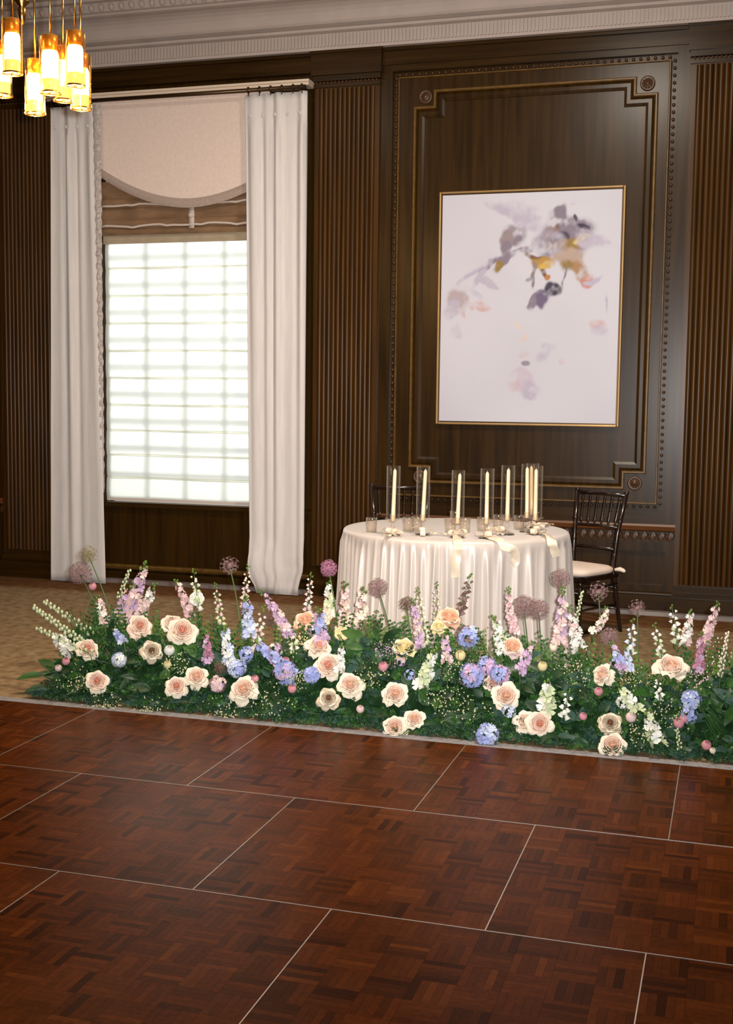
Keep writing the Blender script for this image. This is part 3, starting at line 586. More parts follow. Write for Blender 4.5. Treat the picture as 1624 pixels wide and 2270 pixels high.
me = bpy.data.meshes.new('parquet_planks'); me.from_pydata(vs, [], fs); me.update(); me.materials.append(PARQ); tone_attr(me, cs); link('parquet_planks', me, df, M=Matrix(), kind='stuff')
sw = 0.0017
for (r, x0, y0) in panels:
    link('joint_strip', MB().box((x0-sw, y0+sw, DZ-0.01), (x0+sw, y0+PS-sw, DZ+0.0012)).mesh('joint_strip', STRIP), df, M=Matrix())
    link('joint_strip', MB().box((x0, y0-sw, DZ-0.01), (x0+PS, y0+sw, DZ+0.0012)).mesh('joint_strip', STRIP), df, M=Matrix())
g = MB(); g.extr([(V0+PS, 0.0), (V0+PS, DZ+0.001), (V0+PS+0.012, DZ+0.002), (V0+PS+0.022, 0.014), (V0+PS+0.105, 0.012), (V0+PS+0.11, 0.0)], -6.5, 1.6)
link('edge_ramp', g.mesh('edge_ramp', EDGE), df, M=Matrix(), label='pale grey edge ramp')

# ------------------------------------------------------------------ table
TX, TY, TZ, TR = -1.585, 7.10, 0.762, 0.675
tb = thing('round_table', 'round banquet table hidden under the champagne satin cloth', 'table', (TX, TY, 0))
g = MB(); g.lathe([(0.001, TZ-0.03), (TR-0.012, TZ-0.03), (TR-0.012, TZ-0.004), (0.001, TZ-0.004)], 48); link('table_top', g.mesh('table_top', UND), tb)
for k in range(4):
    a = PI/4+k*PI/2; g = MB(); g.tube([(0.42*math.cos(a), 0.42*math.sin(a), 0), (0.38*math.cos(a), 0.38*math.sin(a), TZ-0.03)], 0.016, 8); link('leg', g.mesh('leg', BRONZE, True), tb)
cl = MB(); NA = 900
rnd = random.Random(4); FA = [rnd.uniform(0.35, 1.15) for _ in range(80)]; FD = [rnd.uniform(0.0, 0.10) for _ in range(80)]
def cycles(a): return 54*a/(2*PI) + 24/(2*PI)*math.sin(a-math.radians(205)) + 10
prof = [(0.0, 0.0), (0.35, 0.0), (0.60, 0.0), (0.650, 0.0), (0.664, -0.002), (0.672, -0.008), (0.676, -0.02), (0.678, -0.045), (0.679, -0.08), (0.681, -0.13), (0.683, -0.20), (0.686, -0.30), (0.690, -0.42), (0.695, -0.54), (0.702, -0.65), (0.712, -0.74), (0.722, -0.754)]
vs = []
for i, (r, dz) in enumerate(prof):
    for k in range(NA):
        a = 2*PI*k/NA; cy = cycles(a); ci = int(math.floor(cy)); u = cy-ci
        u2 = min(1, max(0, u+0.06*math.sin(7*dz+ci*2.3))); ridge = math.exp(-((u2-0.5)/0.20)**2)
        dn = max(0.0, -dz-0.006-FD[ci % 80]*0.5)
        amp = FA[ci % 80]*(0.020*min(1, dn/0.05)+0.032*min(1, dn/0.6))
        rr = r+amp*(ridge-0.30) + (0.010*math.sin(3*a+1)+0.006*math.sin(8*a))*min(1, -dz/0.5)
        vs.append((TX+rr*math.cos(a), TY+rr*math.sin(a), max(TZ+0.0015+dz, 0.006)))
fs = [(i*NA+k, (i+1)*NA+k, (i+1)*NA+(k+1) % NA, i*NA+(k+1) % NA) for i in range(1, len(prof)-1) for k in range(NA)]
vs.append((TX, TY, TZ+0.0015)); ci = len(vs)-1
fs += [(ci, NA+k, NA+(k+1) % NA) for k in range(NA)]
o = cl.add(vs, fs).build('tablecloth', SATIN, None, True)
import bmesh
bm = bmesh.new(); bm.from_mesh(o.data); loose = [v for v in bm.verts if not v.link_faces]; bmesh.ops.delete(bm, geom=loose, context='VERTS'); bm.to_mesh(o.data); bm.free()
tag(o, 'champagne satin tablecloth falling in pleats to the floor around the round table', 'tablecloth')
TT = TZ+0.0025
# candlesticks: glass foot, stem, starry cup, ivory taper, glass chimney
cs_foot = MB(); cs_foot.lathe([(0.001, 0.0), (0.040, 0.0), (0.041, 0.004), (0.030, 0.009), (0.012, 0.016), (0.008, 0.03), (0.013, 0.045), (0.008, 0.058), (0.010, 0.075), (0.001, 0.076)], 20); cs_foot = cs_foot.mesh('candlestick_foot', CRYST, True)
disc = MB(); disc.lathe([(0.001, 0.0), (0.043, 0.0), (0.043, 0.003), (0.001, 0.003)], 24); disc = disc.mesh('foot_disc', CHAIRM)
cup = MB(); n = 20
ring = [[(r_*(1+0.22*math.cos(5*2*PI*k/n))*math.cos(2*PI*k/n), r_*(1+0.22*math.cos(5*2*PI*k/n))*math.sin(2*PI*k/n), z) for k in range(n)] for r_, z in ((0.012, 0.074), (0.020, 0.086), (0.038, 0.094), (0.040, 0.100))]
cup.add([p for r_ in ring for p in r_], [(i*n+k, i*n+(k+1) % n, (i+1)*n+(k+1) % n, (i+1)*n+k) for i in range(3) for k in range(n)]); cup.lathe([(0.0145, 0.078), (0.0145, 0.115), (0.017, 0.116), (0.017, 0.078)], 14); cup = cup.mesh('star_cup', CRYST, True)
tap = MB(); tap.lathe([(0.0125, 0.0), (0.0122, 0.05), (0.0105, 0.25), (0.0098, 0.283), (0.006, 0.292), (0.001, 0.296)], 12); tap = tap.mesh('taper_candle', IVORY, True)
wick = MB(); wick.tube([(0, 0, 0.29), (0.001, 0, 0.303)], 0.0012, 5); wick = wick.mesh('wick', mat('wick_grey', (0.45, 0.40, 0.33), 0.8))
chim = MB(); chim.lathe([(0.0385, 0.097), (0.0385, 0.395), (0.0372, 0.396)], 28); chim = chim.mesh('glass_chimney', CRYST, True)
CANDLES = [((870, 1188), (876, 1037), 'first candlestick from the window side, near the lone tumbler'), ((936, 1187), (944, 1038), 'second candlestick from the window side, behind a ribbon bow'), ((1013, 1193), (1020, 1047), 'shortest-looking candlestick at the table front, long ribbon hanging below it'),
           ((1077, 1195), (1080, 1043), 'fourth candlestick from the window side, ribbon curling over the edge'), ((1123, 1187), (1127, 1036), 'fifth candlestick, standing alone with a bare foot'), ((1167, 1181), (1168, 1033), 'window-side candlestick of the tight trio'),
           ((1177, 1172), (1177, 1031), 'hindmost candlestick of the tight trio'), ((1185, 1186), (1188, 1037), 'candlestick of the trio nearest the dark chair')]
for i, (bp, tp, lab) in enumerate(CANDLES):
    p = onZ(bp[0], bp[1]-2, TT); s_ = 0.97
    t = thing('candlestick', 'glass '+lab+(', ivory taper and chimney' if len(lab.split()) < 11 else ''), 'candlestick', p, 0, 'glass candlesticks with tapers')
    tpw = onY(tp[0], tp[1], p.y); lean = Vector(((tpw.x-p.x)*0.85, 0, 0.30))
    sc = max(0.85, min(1.12, (tpw.z-TT)/0.385))
    S = Matrix.Translation(p) @ Matrix.Scale(sc, 4)
    link('foot_disc', disc, t, M=S, label='thin dark disc under the foot'); link('candlestick_foot', cs_foot, t, M=S @ Matrix.Translation((0, 0, 0.003))); link('star_cup', cup, t, M=S)
    tm = Matrix.Translation(p+Vector((0, 0, 0.082*sc))) @ frame_along(lean) @ Matrix.Scale(sc, 4)
    ta = link('taper_candle', tap, t, M=tm); link('wick', wick, ta, M=tm)
    link('glass_chimney', chim, t, M=S)
# tumblers and votive glasses
tum = MB(); tum.lathe([(0.001, 0.004), (0.026, 0.004), (0.029, 0.0), (0.033, 0.085), (0.031, 0.085), (0.0275, 0.012), (0.001, 0.012)], 20); tum = tum.mesh('tumbler_glass', CRYST, True)
TUM = [(823, 1180, 'lone clear tumbler at the window side of the tabletop'), (905, 1178, 'clear tumbler just past the first candlestick'), (924, 1177, 'clear tumbler touching the second candlestick'), (998, 1180, 'clear tumbler on the window side of the front candlestick'),
       (1030, 1180, 'clear tumbler on the chair side of the front candlestick'), (1069, 1178, 'clear tumbler behind the fourth candlestick'), (1104, 1172, 'clear tumbler between fourth and fifth candlesticks'), (1150, 1174, 'clear tumbler just before the candle trio'), (1008, 1163, 'clear tumbler farthest back on the tabletop')]
for x, y, lab in TUM:
    t = thing('tumbler', lab, 'glass', onZ(x, y, TT), 0, 'clear tumblers on the satin table'); link('tumbler_glass', tum, t)
# ribbons: tied bow lumps at the candle feet and tails that run over the table edge
def ribbon(label, pts, w0, seed, bow):
    rnd = random.Random(seed); t = thing('ribbon', label, 'ribbon', pts[0], 0, 'champagne ribbons on the table')
    n = 26; path = []
    P_ = [Vector(p) for p in pts]
    for i in range(n+1):
        f = i/n*(len(P_)-1); k = min(int(f), len(P_)-2); u = f-k
        a, b_, c_, d_ = P_[max(k-1, 0)], P_[k], P_[k+1], P_[min(k+2, len(P_)-1)]
        path.append(0.5*((2*b_)+(c_-a)*u+(2*a-5*b_+4*c_-d_)*u*u+(3*b_-a-3*c_+d_)*u**3))
    g = MB(); vs = []
    for i, p in enumerate(path):
        tn = (path[min(i+1, n)]-path[max(i-1, 0)]).normalized(); up = Vector((0, -1, 0.25)) if p.z < TT-0.01 else Vector((0, 0, 1))
        side = tn.cross(up).normalized(); nn = side.cross(tn).normalized(); tw = 0.5*math.sin(i*0.45+seed)
        side = side*math.cos(tw)+nn*math.sin(tw)*0.6
        for k in (-1, -0.33, 0.33, 1): vs.append(p+side*k*w0/2+nn*(0.003+0.004*(1-k*k))+Vector((0, 0, 0.004)) if p.z > TT-0.01 else p+side*k*w0/2+nn*0.004*(1-k*k))
    g.add(vs, [(i*4+k, i*4+k+1, i*4+k+5, i*4+k+4) for i in range(n) for k in range(3)])
    link('ribbon_tail', g.mesh('ribbon_tail', RIBM, True), t, M=Matrix())
    if bow:
        for s in range(4):
            a = s*1.6+seed; d = Vector((math.cos(a), math.sin(a), 0)); p = Vector(pts[0])+d*0.012; sd = d.cross(Vector((0, 0, 1)))
            loop = [p+d*0.034*(1-math.cos(2*PI*k/10))*0.75+Vector((0, 0, 0.014+0.016*math.sin(2*PI*k/10)+0.006*s)) for k in range(11)]
            g = MB(); g.add([q_+sd*e_*0.014 for q_ in loop for e_ in (-1, 1)], [(2*k, 2*k+1, 2*k+3, 2*k+2) for k in range(10)])
            link('bow_loop', g.mesh('bow_loop', RIBM, True), t, M=Matrix())
def tz(x, y): return onZ(x, y, TT+0.004)
def edge(x, y, out=0.02):
    """point on the outside of the cloth skirt under the pixel"""
    d = ray(x, y); lo = CAM.copy(); t0 = 0
    r2 = (0.712+out); ox, oy = -TX, -TY
    A = d.x**2+d.y**2; B = 2*(d.x*ox+d.y*oy); Cc = ox*ox+oy*oy-r2*r2; di = max(0, B*B-4*A*Cc)
    return CAM+d*((-B-math.sqrt(di))/(2*A))
ribbon('champagne ribbon tail hanging straight down the cloth front from the front candlestick', [tz(1013, 1190), tz(1014, 1199), edge(1015, 1212), edge(1012, 1228), edge(1008, 1255), edge(1010, 1280)], 0.055, 1, True)
ribbon('champagne ribbon that curls back up at the table edge under fourth candlestick', [tz(1077, 1192), tz(1090, 1195), tz(1104, 1199), edge(1120, 1212, 0.03), edge(1133, 1216, 0.05), edge(1142, 1226, 0.04), edge(1143, 1243, 0.03), edge(1135, 1250, 0.03)], 0.05, 2, True)
ribbon('champagne ribbon tail falling over the edge at the chair side of the table', [tz(1186, 1184), tz(1202, 1184), tz(1216, 1192), edge(1224, 1206, 0.02), edge(1229, 1220, 0.02), edge(1233, 1234, 0.02)], 0.055, 3, True)
ribbon('short champagne ribbon lying behind the candle trio', [tz(1187, 1174), tz(1200, 1168), tz(1211, 1163), tz(1218, 1164)], 0.06, 4, True)
ribbon('champagne ribbon lying flat between second and front candlesticks', [tz(936, 1186), tz(952, 1184), tz(972, 1185), tz(992, 1187)], 0.03, 5, True)
ribbon('champagne ribbon bow at the foot of the first candlestick', [tz(870, 1187), tz(862, 1189), tz(853, 1191)], 0.035, 6, True)
ribbon('champagne ribbon scrap between fourth and fifth candlesticks', [tz(1100, 1183), tz(1108, 1186), tz(1118, 1187)], 0.03, 7, True)

# ------------------------------------------------------------------ chiavari chairs
def chair(label, loc, rz):
    t = thing('chiavari_chair', label, 'chair', loc, rz)
    def add(nm, mb, m=CHAIRM): return link(nm, mb.mesh(nm, m, True), t)
    def knob(g, p, r): g.ball(p, r, n=8, sq=0.7)
    for s in (-1, 1):
        g = MB(); path = [(s*0.195, 0.255, 0.0), (s*0.178, 0.215, 0.25), (s*0.165, 0.19, 0.44), (s*0.175, 0.215, 0.66), (s*0.200, 0.270, 0.93)]
        g.tube(path, [0.013, 0.015, 0.017, 0.015, 0.013], 10); knob(g, (s*0.201, 0.272, 0.935), 0.016)
        for z in (0.3, 0.52, 0.60, 0.74):
            for a, b_ in zip(path, path[1:]):
                if a[2] <= z <= b_[2]:
                    u = (z-a[2])/(b_[2]-a[2]); knob(g, tuple(a[i]*(1-u)+b_[i]*u for i in range(3)), 0.021)
        add('back_post', g)
        g = MB(); g.tube([(s*0.195, -0.20, 0.0), (s*0.19, -0.195, 0.20), (s*0.185, -0.185, 0.39)], [0.011, 0.015, 0.017], 10)
        for z in (0.08, 0.22, 0.36): knob(g, (s*0.191, -0.196, z), 0.020)
        add('leg', g)
    for z, y, x in ((0.915, 0.267, 0.198), (0.70, 0.224, 0.179), (0.555, 0.204, 0.172)):
        g = MB(); g.tube([(-x, y, z), (0, y+0.010, z+0.004), (x, y, z)], 0.0125 if z > 0.9 else 0.010, 8); add('back_rail', g)
    for k in range(6):
        f = (k+0.5)/6*2-1; g = MB(); p0, p1 = Vector((f*0.165, 0.230, 0.70)), Vector((f*0.182, 0.274, 0.915)); g.tube([p0.lerp(p1, u) for u in (0, .2, .5, .8, 1)], [0.005, 0.008, 0.006, 0.008, 0.005], 8)
        for u in (0.12, 0.5, 0.88): knob(g, p0.lerp(p1, u), 0.010)
        add('spindle', g)
    g = MB(); g.box((-0.205, -0.205, 0.375), (0.205, -0.165, 0.402)); g.box((-0.185, 0.165, 0.375), (0.185, 0.20, 0.402)); g.box((-0.205, -0.2, 0.375), (-0.165, 0.2, 0.402)); g.box((0.165, -0.2, 0.375), (0.205, 0.2, 0.402)); g.box((-0.17, -0.17, 0.387), (0.17, 0.17, 0.396)); link('seat_frame', g.mesh('seat_frame', CHAIRM), t)
    for z in (0.16, 0.30):
        for pth in ([(-0.19, -0.19, z), (0.19, -0.19, z)], [(-0.185, 0.22, z), (0.185, 0.22, z)], [(-0.19, -0.19, z+0.03), (-0.182, 0.22, z+0.03)], [(0.19, -0.19, z+0.03), (0.182, 0.22, z+0.03)]):
            g = MB(); g.tube(pth, 0.008, 6); add('stretcher', g)
    def cf(u, v):
        a = 2*PI*u; e_ = 5; c_, s_ = math.cos(a), math.sin(a); q_ = (abs(c_)**e_+abs(s_)**e_)**(-1/e_)
        pr = [(0.001, 0.452), (0.9, 0.452), (1.0, 0.462), (1.02, 0.476), (1.0, 0.490), (0.9, 0.502), (0.55, 0.510), (0.001, 0.512)]; r_, z = pr[int(round(v*7))]
        return (0.205*r_*q_*c_, 0.20*r_*q_*s_-0.005, z-0.05)
    g = MB(); g.grid(cf, 40, 7); cu = add('cushion', g, CUSH)
    for s in (-1, 1):
        g = MB(); g.tube([(s*0.19, 0.175, 0.425), (s*0.222, 0.19, 0.43), (s*0.248, 0.19, 0.424), (s*0.265, 0.18, 0.422)], [0.010, 0.016, 0.014, 0.008], 8); link('cushion_tie', g.mesh('cushion_tie', CUSH, True), cu)
    return t
pr = onY(1388, 1089, 8.19)
a_ = math.radians(-30)
chair('dark chiavari chair with blush cushion, seat in full view beside the table', (pr.x-0.306, 8.06, 0), a_)
pl_ = onY(822, 1063, 8.12)
chair('dark chiavari chair behind the table, only its spindle back showing past candles', (pl_.x+0.26, 7.93, 0), math.radians(14))

# ------------------------------------------------------------------ chandelier
chn = thing('chandelier', 'brass chandelier with clusters of glowing ribbed glass tubes', 'chandelier', onY(48, 0, 4.8))
hub = onY(48, -30, 4.8)
g = MB(); g.lathe([(0.012, 0.9), (0.012, 0.28), (0.05, 0.26), (0.06, 0.20), (0.03, 0.16), (0.10, 0.13), (0.13, 0.10), (0.05, 0.07), (0.02, 0.05)], 20, Matrix.Translation((hub.x, hub.y, hub.z)))
link('stem', g.mesh('stem', BRASS, True), chn, M=Matrix())
zb = onY(48, 56, 4.8).z-hub.z
g = MB(); g.lathe([(0.02, 0.055), (0.012, 0.02), (0.040, 0.005), (0.042, -0.006), (0.016, -0.02), (0.010, -0.04), (0.030, -0.055), (0.034, -0.066), (0.014, -0.085), (0.02, -0.10), (0.012, zb+0.012), (0.001, zb)], 20, Matrix.Translation(hub))
link('finial', g.mesh('finial', BRASS, True), chn, M=Matrix())
PEND = [(28, 42, 165, 4.62), (6, 92, 214, 4.95), (78, 132, 254, 4.70), (112, 79, 208, 4.66), (141, 103, 225, 4.98), (167, 69, 193, 4.64), (180, 119, 243, 4.80), (-36, 60, 190, 4.75), (-22, 20, 140, 5.05)]
glass = MB(); R0 = 0.0385
prof_r = [(R0, 0.0), (R0, 0.20), (R0-0.0025, 0.20), (R0-0.0025, 0.0)]; glass.lathe(prof_r, 24); glass = glass.mesh('glass_tube', AMBER, True)
dif = MB(); nn = 40
dif.add([((0.0325*(1+0.04*math.cos(14*2*PI*k/nn)))*math.cos(2*PI*k/nn), (0.0325*(1+0.04*math.cos(14*2*PI*k/nn)))*math.sin(2*PI*k/nn), z) for z in (0.004, 0.165) for k in range(nn)], [(k, (k+1) % nn, nn+(k+1) % nn, nn+k) for k in range(nn)])
dif = dif.mesh('ribbed_diffuser', AMBER, True)
core = MB(); core.lathe([(0.001, 0.040), (0.026, 0.042), (0.0295, 0.052), (0.0295, 0.140), (0.026, 0.150), (0.001, 0.152)], 16); core = core.mesh('bulb', CORE, True)
halo = MB(); halo.lathe([(0.0295, 0.006), (0.0295, 0.05)], 20); halo = halo.mesh('lit_sleeve', DIFF, True)
capm = MB(); capm.lathe([(0.001, 0.205), (R0*0.7, 0.205), (R0*0.7, 0.175), (0.026, 0.172), (0.026, 0.15), (0.001, 0.148)], 20); capm = capm.mesh('cap', mat('amber_cap', (0.75, 0.36, 0.07), 0.3, metal=0.6), True)
botm = MB(); botm.lathe([(R0+0.0015, 0.0), (R0+0.0015, 0.006), (R0-0.004, 0.006), (R0-0.004, 0.0), (R0+0.0015, 0.0)], 24); botm.lathe([(0.001, -0.008), (0.006, -0.005), (0.004, 0.02), (0.001, 0.022)], 10); botm.box((-R0, -0.002, 0), (R0, 0.002, 0.004)); botm = botm.mesh('bottom_ring', BRASS, True)
for i, (x, yt, yb, Yp) in enumerate(PEND):
    pb_ = onY(x, yb, Yp); pt_ = onY(x, yt, Yp); sc = (pt_.z-pb_.z)/0.205
    M_ = Matrix.Translation(pb_) @ Matrix.Scale(sc, 4)
    gt = link('pendant', glass, chn, M=M_)
    for nm, me in (('ribbed_diffuser', dif), ('bulb', core), ('lit_sleeve', halo), ('cap', capm), ('bottom_ring', botm)): link(nm, me, gt, M=M_)
    rd = MB(); top = hub+Vector((0, 0, 0.10+0.03*(i % 3))); el = Vector((pb_.x, pb_.y, top.z)); rd.tube([pt_+Vector((0, 0, -0.01)), el], 0.0045, 6); rd.tube([el, top], 0.006, 6); link('rod', rd.mesh('rod', BRASS, True), gt, M=Matrix())
    l = bpy.data.lights.new('bulb_light', 'POINT'); l.energy = 9.0; l.color = (1.0, 0.58, 0.22); l.shadow_soft_size = 0.02
    lo = bpy.data.objects.new('bulb_light', l); C.objects.link(lo); lo.parent = gt; lo.matrix_basis = wm(gt).inverted() @ Matrix.Translation(pb_+Vector((0, 0, -0.03)))

# ------------------------------------------------------------------ flower bank
ORD = ['first', 'second', 'third', 'fourth', 'fifth', 'sixth', 'seventh', 'eighth', 'ninth', 'tenth', 'eleventh', 'twelfth', 'thirteenth', 'fourteenth', 'fifteenth', 'sixteenth']
def depth(p): return (p-CAM).dot(AF)
def foot(p):
    return Vector((p.x*0.98-0.03, 5.72+0.10*(random.random()-0.5), 0.045))
def leaf_mesh(name, ln, wd, fold, droop, n=5):
    g = MB(); vs = []
    for i in range(n+1):
        v = i/n; wv = wd*0.5*(math.sin(PI*min(1, v**0.8))**0.75)+0.0005
        for s in (-1, 0, 1): vs.append((s*wv, v*ln, fold*abs(s)*wv-droop*v*v*ln))
    g.add(vs, [(i*3+k, i*3+k+1, i*3+k+4, i*3+k+3) for i in range(n) for k in (0, 1)])
    return g.mesh(name, LEAF['dark'], True)
LM = [leaf_mesh('leaf', 0.115, 0.050, 0.35, 0.25), leaf_mesh('leaf', 0.085, 0.032, 0.4, 0.35), leaf_mesh('leaf', 0.075, 0.050, 0.25, 0.15)]
SLEAF = leaf_mesh('leaf', 0.05, 0.02, 0.4, 0.4, 4)
def bank_pt(X, t, rnd):
    """outline of the bank in section: t 0 front foot, 0.6 top, 1 back foot"""
    hgt = 0.27+0.035*math.sin(3.1*X)+0.02*math.sin(7*X+1); u = min(1, t/0.6); z = 0.025+hgt*(u**0.9)
    if t > 0.6: k = (t-0.6)/0.4; return Vector((X, 5.36+1.1*(0.025+hgt)+0.30*k, 0.02+hgt*(1-k*k)))
    return Vector((X, 5.36+1.1*z, z))
NC = 14; BX0, BX1 = -3.33, 0.42
for ci in range(NC):
    rnd = random.Random(100+ci); X = BX0+(BX1-BX0)*(ci+0.5)/NC; hw = (BX1-BX0)/NC/2
    t = thing('leafy_mound', 'dark green leafy mound, %s counted from the carpet end of the flower bank' % ORD[ci], 'greenery', (X, 5.62, 0))
    g = MB(); en = lambda u: (0.25+0.75*math.sqrt(u) if ci == 0 else (0.25+0.75*math.sqrt(1-u) if ci == NC-1 else 1.0))
    g.grid(lambda u, v: tuple(Vector((X-hw+2*hw*u, 5.68-0.27*math.cos(PI*v)*(0.5+0.5*en(u)), 0.004+(0.17+0.02*math.sin(9*u+ci)+0.02*math.sin(13*v+ci*2))*math.sin(PI*v)**0.7*en(u)))), 8, 12)
    link('foam_base', g.mesh('foam_base', SOIL, True), t, M=Matrix())
    for k in range(24):
        tt = rnd.uniform(0.02, 0.62); x = X+rnd.uniform(-1.0, 1.0)*hw; p = bank_pt(x, tt, rnd); p -= Vector((0, 0.02, 0))
        nrm = Vector((rnd.uniform(-0.5, 0.5), -0.75, 0.65)).normalized()
        d = Vector((rnd.uniform(-1, 1), rnd.uniform(-1, 0.1), rnd.uniform(-0.5, 0.75))); d = (d-nrm*d.dot(nrm)*0.6).normalized()
        z = (nrm-d*nrm.dot(d)).normalized(); xx = d.cross(z); R_ = Matrix((xx, d, z)).transposed().to_4x4()
        k_ = rnd.choice((0, 0, 1, 1, 2)); s_ = rnd.uniform(0.7, 1.25)
        mt = LEAF[rnd.choice(('dark', 'dark', 'dark', 'mid', 'blue') if ci not in (10, 11) else ('dark', 'blue', 'blue', 'mid'))]
        p.z = max(p.z, 0.03); link('leaf', LM[k_], t, M=Matrix.Translation(p) @ R_ @ Matrix.Scale(s_, 4), mat=mt)
    for k in range(9):      # low leaves along the front foot
        x = X+rnd.uniform(-1, 1)*hw; d = Vector((rnd.uniform(-1, 1), -0.55, rnd.uniform(-0.1, 0.3))).normalized(); nrm = Vector((0, -0.5, 0.85)); z = (nrm-d*nrm.dot(d)).normalized(); s_ = rnd.uniform(0.6, 1.0)
        link('leaf', LM[rnd.choice((0, 1, 1))], t, M=Matrix.Translation((x, rnd.uniform(5.30, 5.38), rnd.uniform(0.03, 0.05))) @ Matrix((d.cross(z), d, z)).transposed().to_4x4() @ Matrix.Scale(s_, 4), mat=LEAF[rnd.choice(('dark', 'dark', 'blue'))])
    # fine ferny and small-leaved sprigs, nobody could count these
    for mt, cnt, kind in (('dark', 60, 0), ('mid', 34, 1), ('blue', 34 if ci in (3, 5, 6, 10, 11) else 16, 0), ('mid', 26, 2), ('lime', 7, 2), ('dark', 34, 3), ('mid', 8, 3), ('blue', 8, 3)):
        g = MB()
        for k in range(cnt):
            tt = rnd.uniform(0.0, 0.85); x = X+rnd.uniform(-1.0, 1.0)*hw; p = bank_pt(x, tt, rnd)-Vector((0, 0, 0.06)); p.z = max(p.z, 0.02)
            nrm = Vector((rnd.uniform(-0.8, 0.8), -0.6+rnd.uniform(-0.4, 0.4), rnd.uniform(0.0, 1.0))).normalized()
            ln = rnd.uniform(0.045, 0.11)
            if kind == 2: p = bank_pt(x, rnd.uniform(0.64, 0.95), rnd)-Vector((0, 0, 0.05)); nrm = Vector((rnd.uniform(-0.35, 0.35), rnd.uniform(-0.2, 0.1), 1)).normalized(); ln = rnd.uniform(0.10, 0.22)
            if kind == 3: p = Vector((x, rnd.uniform(5.31, 5.40), 0.03)); nrm = Vector((rnd.uniform(-0.7, 0.7), -0.7, rnd.uniform(0.0, 0.25))).normalized(); ln = rnd.uniform(0.04, 0.09)
            c1 = p+nrm*ln; c2 = c1+(nrm+Vector((rnd.uniform(-1, 1), -0.4, -0.4)))*0.04
            c2.z = max(c2.z, 0.025); pth = bez(p, p+nrm*ln*0.6, c2, 9)
            for i in range(1, 10):
                a = pth[i-1]; tn = (pth[i]-a).normalized(); sd = tn.cross(Vector((0.2, -1, 0.3))).normalized(); q_ = (0.030 if kind in (1, 2) else 0.022)*(1.15-i/12)
                wd = 0.008 if kind in (1, 2) else 0.0024
                for s in (-1, 1):
                    for rep in range(1 if kind in (1, 2) else 3):
                        o = a+(pth[i]-a)*(rep/3); dr = (sd*s*rnd.uniform(0.7, 1.1)+tn*rnd.uniform(0.2, 0.9)+Vector((0, rnd.uniform(-0.5, 0.3), rnd.uniform(-0.3, 0.3)))).normalized()
                        wv = dr.cross(Vector((rnd.uniform(-.4, .4), -1, rnd.uniform(-.2, 0.6)))).normalized()*wd
                        m1 = o+dr*q_*0.5; e_ = o+dr*q_; e_.z = max(e_.z, 0.024); m1.z = max(m1.z, 0.024)
                        g.add([o, m1-wv, e_, m1+wv], [(0, 1, 2, 3)])
        link('fine_foliage', g.mesh('fine_foliage', LEAF[mt]), t, M=Matrix(), kind='stuff')

# --- roses
def petal_me(name, prof, W, curl, tip, nu=6):
    g = MB(); n = len(prof); ws = [0.30, 0.62, 0.92, 1.0, 0.86, 0.50 if tip else 0.66][:n]
    def f(u, v):
        i = min(int(v*(n-1)+1e-6), n-1); rho, z = prof[i]; s = 2*u-1; wd = W*ws[i]; re = max(rho, 0.34); an = s*wd/re
        return (rho-re*(1-math.cos(an))*0.85, re*math.sin(an), z-curl*s*s*(i/(n-1))**2+(0.05*(1-abs(s)) if tip and i == n-1 else 0))
    g.grid(f, nu, n-1); return g.mesh(name, P['cream'], True)
PET = {'E': [petal_me('petal', [(0.12, -0.05), (0.46, -0.04), (0.72, 0.08), (0.90, 0.20), (1.02, 0.20), (1.16, 0.06)], 0.50, 0.26, True), petal_me('petal', [(0.12, -0.02), (0.44, 0.0), (0.66, 0.14), (0.80, 0.30), (0.93, 0.36), (1.04, 0.28)], 0.50, 0.22, True)],
       'D': [petal_me('petal', [(0.10, 0.0), (0.42, 0.04), (0.60, 0.20), (0.68, 0.38), (0.74, 0.48), (0.84, 0.46)], 0.46, 0.16, True)]}
def heart_me():
    g = MB(); rnd = random.Random(3)
    for lay, (cnt, prof, W) in enumerate(((3, [(0.02, 0.1), (0.08, 0.3), (0.10, 0.5), (0.09, 0.62), (0.06, 0.67), (0.05, 0.68)], 0.18), (4, [(0.05, 0.05), (0.17, 0.2), (0.21, 0.42), (0.205, 0.56), (0.19, 0.64), (0.20, 0.66)], 0.24), (5, [(0.08, 0.03), (0.27, 0.12), (0.33, 0.34), (0.335, 0.50), (0.33, 0.60), (0.35, 0.62)], 0.31), (5, [(0.1, 0.02), (0.38, 0.10), (0.47, 0.28), (0.485, 0.44), (0.49, 0.54), (0.53, 0.55)], 0.38), (5, [(0.1, 0.02), (0.46, 0.06), (0.59, 0.24), (0.61, 0.40), (0.63, 0.50), (0.69, 0.50)], 0.42))):
        for k in range(cnt):
            me = petal_me('tmp', prof, W, 0.07, False); R_ = Matrix.Rotation(2*PI*k/cnt+lay*0.7+rnd.uniform(-.15, .15), 4, 'Z')
            g.add([R_ @ v.co for v in me.vertices], [tuple(p_.vertices) for p_ in me.polygons]); bpy.data.meshes.remove(me)
    return g
h_ = heart_me(); HEART = h_.mesh('bloom_heart', P['blush'], True)
HEART.materials.append(P['rosy'])
for pg in HEART.polygons:
    c_ = pg.center; pg.material_index = 1 if (c_.x**2+c_.y**2) < 0.055 else 0
CAL = MB(); CAL.lathe([(0.05, -0.25), (0.13, -0.2), (0.16, -0.08), (0.12, 0.02), (0.02, 0.05)], 8)
for k in range(5):
    a = 2*PI*k/5; CAL.add([(0.1*math.cos(a-0.4), 0.1*math.sin(a-0.4), -0.02), (0.1*math.cos(a+0.4), 0.1*math.sin(a+0.4), -0.02), (0.55*math.cos(a), 0.55*math.sin(a), -0.10)], [(0, 1, 2)])
